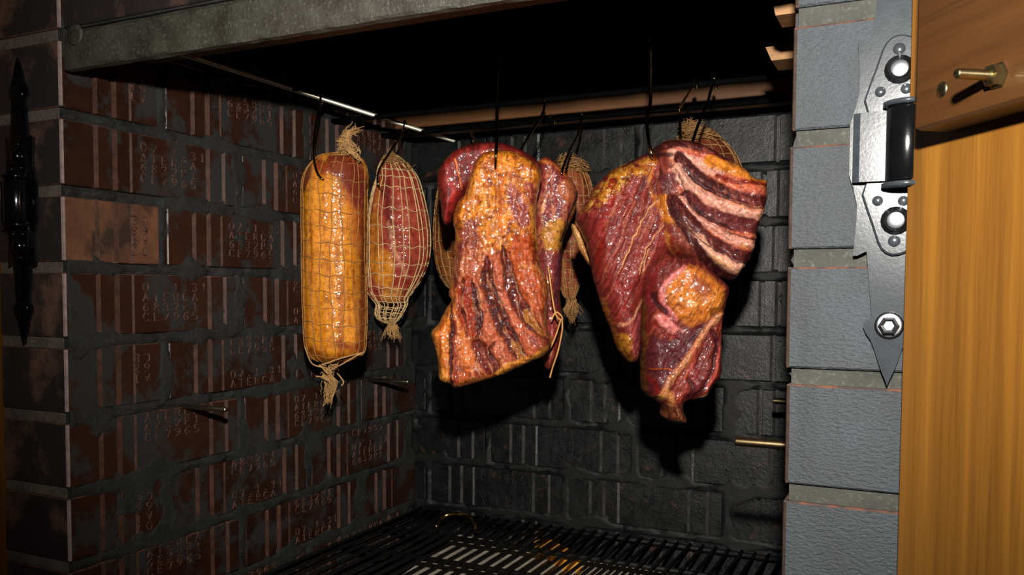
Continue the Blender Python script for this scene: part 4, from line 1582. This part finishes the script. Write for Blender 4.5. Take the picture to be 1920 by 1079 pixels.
def paint_lean(p):
    F, G = T7, T8
    p.streak(112, 9, 130, (110, 30, 30), 0.85, -0.0008, -0.05, 0.35)
    p.streak(112, 6, 110, (176, 78, 66), 0.4, 0.0005, 0.05, 0.45, seed=3)
    p.streak(113, 3, 90, (196, 120, 80), 0.45, 0.0003, 0.25, 0.5, seed=9)
    p.line(F((330, 560), (270, 720), (250, 900), (240, 1050)), 16, (150, 22, 12), 0.75, -0.001, 0.9)
    p.line(F((340, 420), (300, 520), (290, 580)), 26, (176, 52, 14), 0.85, 0, 0.9)
    p.line(F((430, 430), (380, 560), (360, 650)), 18, (146, 46, 28), 0.8, 0, 0.9)
    # fat along the upper edge
    p.line(F((600, 330), (520, 380), (430, 400), (330, 400)), 20, (196, 120, 36), 0.85, 0.001, 0.9, 0.9)
    p.line(F((560, 280), (470, 310), (390, 345)), 12, (92, 36, 34), 0.9, 0, 0.8)
    p.line(F((430, 310), (395, 335)), 6, (216, 184, 70), 0.9, 0.001, 0.7)
    p.line(F((560, 320), (520, 345)), 7, (216, 164, 70), 0.9, 0.001, 0.7)
    UL = F((610, 290), (480, 320), (330, 380), (200, 520), (110, 650), (190, 660), (300, 590), (390, 520), (480, 440), (590, 430))
    p.blot(12, (206, 136, 44), 0.95, -0.12, 0.18, 0.0012, 11, 1.0, UL)
    p.blot(6, (226, 176, 84), 0.8, 0.12, 0.35, 0.0008, 12, 1.0, UL)
    p.blot(8, (96, 32, 22), 0.8, 0.15, 0.4, -0.0012, 13, 1.0, UL)
    p.line(F((150, 600), (170, 800), (205, 980)), 9, (104, 34, 26), 0.8, 0, 0.9, 0.9)
    p.poly(F((590, 560), (660, 540), (720, 600), (700, 720), (650, 740), (610, 660)), (196, 116, 32), 0.9, 0.0012)
    p.poly(F((620, 430), (720, 420), (740, 490), (660, 530), (610, 490)), (100, 44, 44), 0.9)
    p.line(F((590, 330), (560, 450), (590, 560)), 10, (206, 124, 50), 0.8, 0.0008, 0.8)
    # tendons
    p.line(F((620, 590), (540, 680), (470, 800), (420, 930), (360, 1060)), 3.2, (226, 170, 110), 0.9, 0.0012, 0.7)
    p.line(F((650, 750), (570, 850), (525, 940), (500, 1060)), 3.2, (216, 164, 108), 0.9, 0.0012, 0.7)
    p.line(F((560, 900), (530, 980), (530, 1040)), 2.6, (216, 164, 108), 0.8, 0.001, 0.7)
    p.line(F((520, 600), (420, 800), (380, 960)), 2.4, (196, 106, 66), 0.6, 0.0006, 0.7)
    p.line(G((490, 220), (450, 300), (400, 350), (355, 360)), 9, (226, 160, 120), 0.8, 0.0012, 0.8)
    p.poly(G((385, 360), (490, 300), (495, 540), (440, 580), (400, 480)), (176, 84, 84), 0.8)
    p.line(G((340, 100), (380, 200), (390, 300)), 12, (146, 26, 18), 0.8, -0.0006, 0.9)
    p.line(G((245, 200), (290, 320), (340, 440), (380, 540), (450, 600)), 15, (190, 118, 36), 0.9, 0.0006, 0.8, 0.9)
    p.poly(G((350, 410), (420, 420), (430, 500), (400, 560), (360, 500)), (200, 136, 44), 0.85, 0.0008, 5, 0.9)
    p.blot(5, (130, 74, 20), 0.7, 0.05, 0.3, -0.0008, 14, 0.9, G((240, 200), (350, 400), (430, 420), (470, 600), (380, 580), (290, 400)))
    p.line(G((505, 150), (502, 350), (490, 560)), 8, (84, 44, 20), 0.9, -0.002, 0.8)
    p.streak(112, 2.6, 60, (84, 22, 22), 0.55, -0.0007, 0.1, 0.45, seed=44)
    p.blot(7, (92, 26, 20), 0.5, 0.2, 0.5, -0.0006, 5)


lean_out = T7((640, 262), (600, 262), (545, 262), (480, 298), (400, 330), (330, 370), (280, 420), (230, 470), (200, 530), (168, 580), (128, 632), (104, 682), (128, 735), (160, 815), (190, 905), (208, 1000)) + \
    T8((215, 90), (240, 170), (262, 250), (290, 330), (328, 420), (352, 500), (400, 578), (440, 606), (480, 594), (499, 545), (505, 450), (520, 300), (545, 100)) + T7((720, 950), (780, 800), (770, 650), (760, 500), (740, 380), (700, 300))
lump('lean_lobe', lean_out, 0.862, 0.038, 0.034, 34, paint_lean, (142, 50, 44), GF * 0.85, sh, M['meat_dry'], 1.5, 91, 0.003, None, 0.14, warp=3.5)


def paint_ribs(p):
    F = T7
    DK, PK = (74, 30, 30), (230, 172, 150)
    p.streak(35, 5, 40, (206, 132, 100), 0.6, 0, -0.05, 0.4)
    # left root of the bands
    p.poly(F((600, 300), (680, 280), (760, 480), (820, 700), (900, 950), (780, 960), (680, 860), (600, 620)), (112, 46, 38), 0.9)
    p.line(F((640, 400), (690, 540), (760, 690), (840, 850)), 14, (62, 24, 26), 0.8, -0.0012, 0.9)
    p.line(F((690, 400), (770, 560), (850, 700)), 8, (206, 122, 92), 0.8, 0.0008, 0.8)
    p.poly(F((590, 580), (680, 540), (740, 640), (760, 740), (680, 740), (620, 690)), (196, 120, 34), 0.9, 0.001, wet=0.9)
    p.poly(F((620, 430), (720, 400), (760, 490), (680, 530)), (104, 44, 46), 0.9)
    p.line(F((700, 330), (760, 430), (820, 500)), 12, (196, 120, 90), 0.8, 0.001, 0.8)
    # crust on top
    # bands, top to bottom
    p.line(F((725, 285), (800, 325), (890, 368), (990, 405)), 28.1, PK, 1, 0.0042, 0.28, 0.4)
    p.line(F((960, 345), (1080, 370), (1190, 395), (1310, 450)), 32.9, (214, 134, 42), 1, 0.0026, 0.28, 0.7)
    p.line(F((990, 440), (1110, 462), (1220, 470), (1325, 490)), 11.0, (132, 40, 26), 1, -0.001, 0.7)
    p.line(F((750, 320), (825, 405), (920, 478), (1040, 530), (1150, 575), (1290, 600)), 25.6, DK, 1, -0.0048, 0.22, 0.5)
    p.line(F((1140, 570), (1220, 590), (1290, 600)), 36.6, (96, 34, 34), 0.9, 0.0012, 0.7)
    p.line(F((740, 390), (800, 485), (880, 560), (1000, 612), (1130, 660), (1310, 680)), 24.4, PK, 1, 0.0048, 0.28, 0.35)
    p.line(F((1080, 600), (1200, 640), (1320, 650)), 14.6, (228, 150, 110), 0.8, 0.001, 0.8)
    p.line(F((800, 570), (880, 650), (980, 700), (1110, 735), (1290, 770)), 29.3, (104, 46, 46), 1, -0.0042, 0.22, 0.45)
    p.line(F((780, 560), (840, 620), (900, 660)), 11.0, (60, 26, 26), 0.8, -0.001, 0.8)
    p.line(F((960, 740), (1060, 790), (1180, 830), (1280, 835)), 3.7, (60, 26, 20), 1, -0.0025, 0.8)
    p.line(F((770, 590), (840, 690), (940, 755), (1060, 825), (1180, 868), (1280, 880)), 18.3, (228, 166, 146), 1, 0.0044, 0.28, 0.35)
    p.line(F((1140, 880), (1220, 900), (1270, 915)), 7.3, (186, 120, 44), 0.8, 0, 0.8)
    p.line(F((720, 600), (800, 705), (900, 820), (1010, 885), (1120, 940), (1240, 965)), 26.8, (86, 34, 32), 1, -0.0042, 0.22, 0.6)
    p.line(F((780, 760), (850, 850), (890, 910)), 22.0, (206, 142, 92), 0.95, 0.001, 0.7)
    p.line(F((870, 850), (950, 950), (1060, 1005), (1190, 1040)), 29.3, (230, 176, 150), 1, 0.0048, 0.28, 0.35)
    p.line(F((960, 960), (1040, 1000), (1080, 1010)), 12.2, (230, 176, 120), 0.7, 0, 0.8)
    p.line(F((700, 640), (770, 750), (850, 870), (940, 980), (1030, 1050), (1150, 1100)), 18.3, (70, 26, 28), 1, -0.0022, 0.5, 0.7)
    p.line(F((660, 790), (690, 870), (740, 910)), 14.6, (212, 142, 70), 0.9, 0.001, 0.8)
    p.line(F((700, 820), (720, 890), (780, 930)), 8.5, (146, 40, 30), 0.9, 0, 0.8)
    for e_ in (F((770, 370), (850, 460), (940, 530), (1050, 575), (1160, 615), (1290, 640)), F((740, 430), (830, 600), (930, 690), (1100, 770)), F((700, 560), (790, 730), (900, 860), (1010, 925), (1120, 975), (1235, 1000))):
        p.line(e_, 3.2, (40, 14, 14), 0.9, -0.0024, 0.6)
    p.line(F((610, 250), (680, 225), (780, 215), (900, 240), (1060, 295)), 25, (74, 28, 24), 1, 0.0014, 0.35, 0.9)
    p.line(F((650, 190), (720, 170), (800, 168)), 6, (206, 112, 30), 0.9, 0, 0.8)
    p.line(F((860, 265), (950, 285), (1040, 280)), 5, (128, 28, 18), 0.9, -0.002, 0.8)
    p.line(F((600, 330), (640, 290), (700, 300)), 10, (56, 20, 22), 0.9, -0.001, 0.7)
    p.line(F((720, 262), (800, 285), (880, 312)), 6, (214, 96, 80), 0.8, 0.001, 0.6)
    p.blot(5, (140, 62, 50), 0.6, 0.12, 0.4, 0.0008, 41, 0.9, F((600, 270), (660, 170), (860, 170), (1060, 260), (1060, 310), (780, 250)))
    # fat selvedge on the right
    p.line(F((1345, 435), (1362, 520), (1348, 630), (1318, 720), (1300, 820), (1270, 920)), 9, (206, 130, 44), 0.95, 0.0, 0.8, 0.8)
    p.line(F((1250, 690), (1300, 680)), 8, (206, 150, 90), 0.7, 0, 0.8)
    p.streak(75, 4, 16, (196, 110, 90), 0.3, -0.0003, 0.15, 0.45, seed=18)
    p.blot(4, (44, 14, 16), 0.35, 0.25, 0.5, -0.0007, 21)
    p.blot(5, (60, 20, 20), 0.35, 0.25, 0.5, -0.0006, 2)
    p.streak(32, 2.6, 30, (110, 40, 34), 0.2, -0.0006, 0.15, 0.5, seed=47)


rib_out = T7((612, 280), (622, 220), (680, 176), (760, 162), (850, 172), (940, 195), (1030, 248), (1110, 298), (1200, 350), (1275, 418), (1335, 424), (1362, 452), (1366, 540), (1350, 640), (1322, 720), (1302, 800), (1290, 855), (1265, 935), (1232, 1000), (1190, 1052), (1140, 1105), (1060, 1085), (980, 1040), (910, 1000), (850, 975), (770, 950), (700, 915), (645, 860), (630, 780), (612, 690), (596, 600), (576, 540), (572, 480), (596, 400), (604, 330))
lump('rib_section', rib_out, 0.857, 0.041, 0.034, 26, paint_ribs, (190, 96, 66), GF, sh, M['meat'], 1.4, 92, 0.0028, None, 0.3, warp=4)


def paint_shank(p):
    G = T8
    p.streak(115, 6, 60, (112, 36, 40), 0.8, 0, -0.05, 0.4)
    p.streak(115, 4, 50, (196, 100, 70), 0.35, 0.0004, 0.1, 0.45, seed=4)
    p.poly(G((740, -10), (830, 10), (920, 70), (985, 130), (980, 220), (930, 290), (850, 335), (770, 375), (710, 340), (640, 255), (605, 170), (660, 70)), (208, 124, 46), 1, 0.0060, 10, 0.9)
    p.poly(G((780, 60), (860, 80), (900, 150), (840, 200), (770, 150)), (150, 78, 60), 0.7, 0.001, 6, 0.9)
    p.streak(120, 5, 30, (232, 160, 66), 0.6, 0.0005, 0.0, 0.4, G((700, 150), (980, 150), (930, 290), (770, 370)))
    p.line(G((730, 5), (650, 75), (595, 165), (625, 250), (690, 330)), 11, (226, 130, 124), 1, 0.001, 0.7, 0.4)
    p.line(G((560, 30), (540, 130), (550, 250)), 14, (128, 34, 40), 0.9, -0.002, 0.8)
    p.line(G((560, 180), (580, 240), (630, 285)), 12, (66, 20, 26), 0.95, -0.004, 0.8)
    p.poly(G((560, 295), (630, 300), (700, 375), (740, 390), (690, 418), (620, 395), (570, 340)), (226, 136, 128), 1, 0.0016, 4, 0.3)
    p.line(G((560, 350), (620, 420), (700, 430)), 5, (150, 44, 44), 0.8, -0.001, 0.8)
    p.poly(G((535, 420), (640, 455), (740, 405), (850, 345), (875, 335), (835, 425), (745, 525), (690, 600), (640, 690), (560, 790), (520, 760), (516, 600)), (100, 40, 44), 1, -0.0006, 4, 0.45)
    p.streak(150, 4, 40, (70, 26, 30), 0.8, 0, 0.0, 0.4, G((535, 420), (860, 345), (690, 600), (560, 790), (516, 600)))
    p.line(G((540, 620), (620, 620), (660, 640)), 4, (186, 90, 34), 0.8, 0.0008, 0.8)
    p.line(G((530, 680), (560, 720), (570, 770)), 16, (130, 26, 24), 0.8, 0, 0.8)
    p.poly(G((880, 250), (970, 250), (975, 330), (930, 350), (880, 300)), (150, 84, 26), 0.9, -0.001, 4, 0.9)
    p.line(G((960, 300), (880, 370), (820, 460), (740, 580), (660, 690), (600, 790)), 14, (212, 142, 96), 1, 0.0024, 0.6, 0.5)
    p.line(G((800, 500), (780, 600), (740, 720), (700, 800)), 14, (176, 76, 56), 0.85, 0.001, 0.8)
    p.line(G((860, 480), (830, 600), (790, 720)), 14, (150, 66, 62), 0.8, 0, 0.8)
    p.line(G((910, 410), (935, 480), (920, 570), (890, 690), (800, 790)), 14, (80, 26, 32), 1, -0.0030, 0.6, 0.8)
    p.line(G((985, 290), (965, 480), (930, 640), (880, 760)), 13, (190, 84, 66), 0.9, 0.0014, 0.7)
    p.line(G((1020, 160), (1005, 320), (1000, 560), (985, 690)), 12, (136, 54, 66), 0.9, 0, 0.8)
    p.line(G((760, 700), (790, 740), (760, 800)), 10, (66, 22, 28), 0.9, -0.002, 0.8)
    p.line(G((800, 830), (850, 800), (880, 790)), 6, (226, 186, 120), 0.9, 0.001, 0.8)
    p.line(G((600, 800), (650, 780), (660, 840)), 14, (206, 140, 80), 0.9, 0.001, 0.8)
    p.poly(G((640, 850), (760, 850), (790, 980), (640, 970)), (134, 82, 46), 0.9)
    p.streak(80, 3, 20, (72, 30, 26), 0.8, -0.001, 0.0, 0.4, G((620, 840), (770, 850), (790, 985), (640, 970)))
    p.line(G((505, 170), (515, 350), (512, 600), (520, 780)), 7, (120, 80, 26), 0.9, -0.001, 0.8)
    p.streak(118, 2.6, 40, (74, 22, 24), 0.5, -0.0007, 0.12, 0.45, seed=45)
    p.blot(6, (70, 22, 20), 0.5, 0.2, 0.5, -0.0006, 6)


shank_out = T8((500, 180), (492, 80), (505, 0), (560, -50), (650, -85), (760, -70), (870, -40), (960, 40), (1042, 125), (1036, 200), (1012, 300), (1002, 420), (1000, 560), (1002, 640), (984, 705), (935, 765), (890, 832), (820, 834), (772, 855), (766, 895), (786, 950), (780, 982), (720, 987), (660, 962), (636, 940), (640, 900), (620, 868), (580, 832), (540, 812), (515, 765), (511, 620), (504, 500), (506, 320))
lump('shank', shank_out, 0.855, 0.041, 0.032, 26, paint_shank, (122, 44, 36), GF * 0.88, sh, M['meat'], 1.4, 93, 0.003, None, 0.3, warp=3.5)


def paint_rind(p):
    p.streak(70, 4, 20, (176, 120, 60), 0.7, 0.0004, 0, 0.4)


lump('rind_edge', [(1071, 424), (1077, 421), (1088, 434), (1097, 455), (1104, 480), (1110, 500), (1104, 498), (1092, 480), (1080, 458)], 0.90, 0.010, 0.008, 8, paint_rind, (216, 164, 100), 0.7, sh, M['meat_dry'], 1.5, 95, 0.0005)

# ------------------------------------------------------------------ hooks


def hook(rod, pts, zc, label, r=0.0017, back=None):
    """wire S-hook: bent over the rod (world point), then through the given pixels (distance zc, one per point)"""
    rod = np.array(rod, float)
    first = onV(*pts[0], zc[0])
    side = first - rod
    side[2] = 0
    side /= np.linalg.norm(side) + 1e-9
    top = [rod - side * 0.0062 + np.array([0, 0, -0.006])]
    for a in (math.pi, math.pi * 0.75, math.pi * 0.5, math.pi * 0.25, 0.0):
        top.append(rod + side * 0.0062 * math.cos(a) + np.array([0, 0, 0.0062 * math.sin(a)]))
    P = top + [onV(x, y, z) for (x, y), z in zip(pts, zc)]
    P = crom(P, 7)
    o = MB().tube(P - rod, r, 8).build('meat_hook', M['hook'], None, rod)
    return tag(o, label, 'hook', 'wire meat hooks')


hook((RODX, 0.318, RODZ), [(597, 210), (590, 250), (588, 290), (594, 322), (604, 336), (612, 338)], [1.095, 1.085, 1.075, 1.066, 1.062, 1.07], 'wire hook holding the long golden roll at its top left')
hook((RODX, 0.515, RODZ), [(752, 255), (728, 290), (710, 322), (709, 345), (716, 358)], [1.275, 1.26, 1.25, 1.24, 1.25], 'wire hook in the upper left of the maroon egg-shaped roll')
hook((0.292, 0.560, 0.2225), [(893, 246), (890, 262), (886, 280), (880, 300)], [1.34, 1.28, 1.22, 1.20], 'short wire hook just left of the front bacon slab, half in the dark')
hook((0.357, 0.262, 0.2255), [(932, 212), (932, 250), (930, 290), (929, 318)], [0.925, 0.905, 0.892, 0.900], 'wire hook at the top centre of the large bacon slab')
hook((0.336, 0.435, 0.2225), [(1021, 200), (1014, 220), (994, 252), (978, 280), (974, 300)], [1.10, 1.08, 1.03, 0.985, 0.96], 'slanting wire hook behind the top right of the large bacon slab')
hook((0.338, 0.560, 0.2225), [(1089, 235), (1084, 252), (1068, 284), (1055, 318), (1052, 330)], [1.20, 1.17, 1.08, 0.985, 0.98], 'slanting wire hook holding the narrow string-tied bacon slab')
hook((0.527, 0.262, 0.2255), [(1220, 185), (1213, 225), (1216, 262), (1222, 290), (1228, 298)], [0.86, 0.84, 0.822, 0.818, 0.825], 'curved wire hook in the top of the big shoulder')
hook((0.530, 0.435, 0.2225), [(1276, 200), (1275, 225), (1277, 262), (1286, 285)], [1.09, 1.085, 1.08, 1.08], 'straight wire hook left of the ragged net top behind the shoulder')
hook((0.553, 0.435, 0.2225), [(1332, 172), (1326, 195), (1310, 232), (1298, 268), (1294, 285)], [0.99, 0.97, 0.93, 0.885, 0.87], 'slanting wire hook in front of the ragged net top')
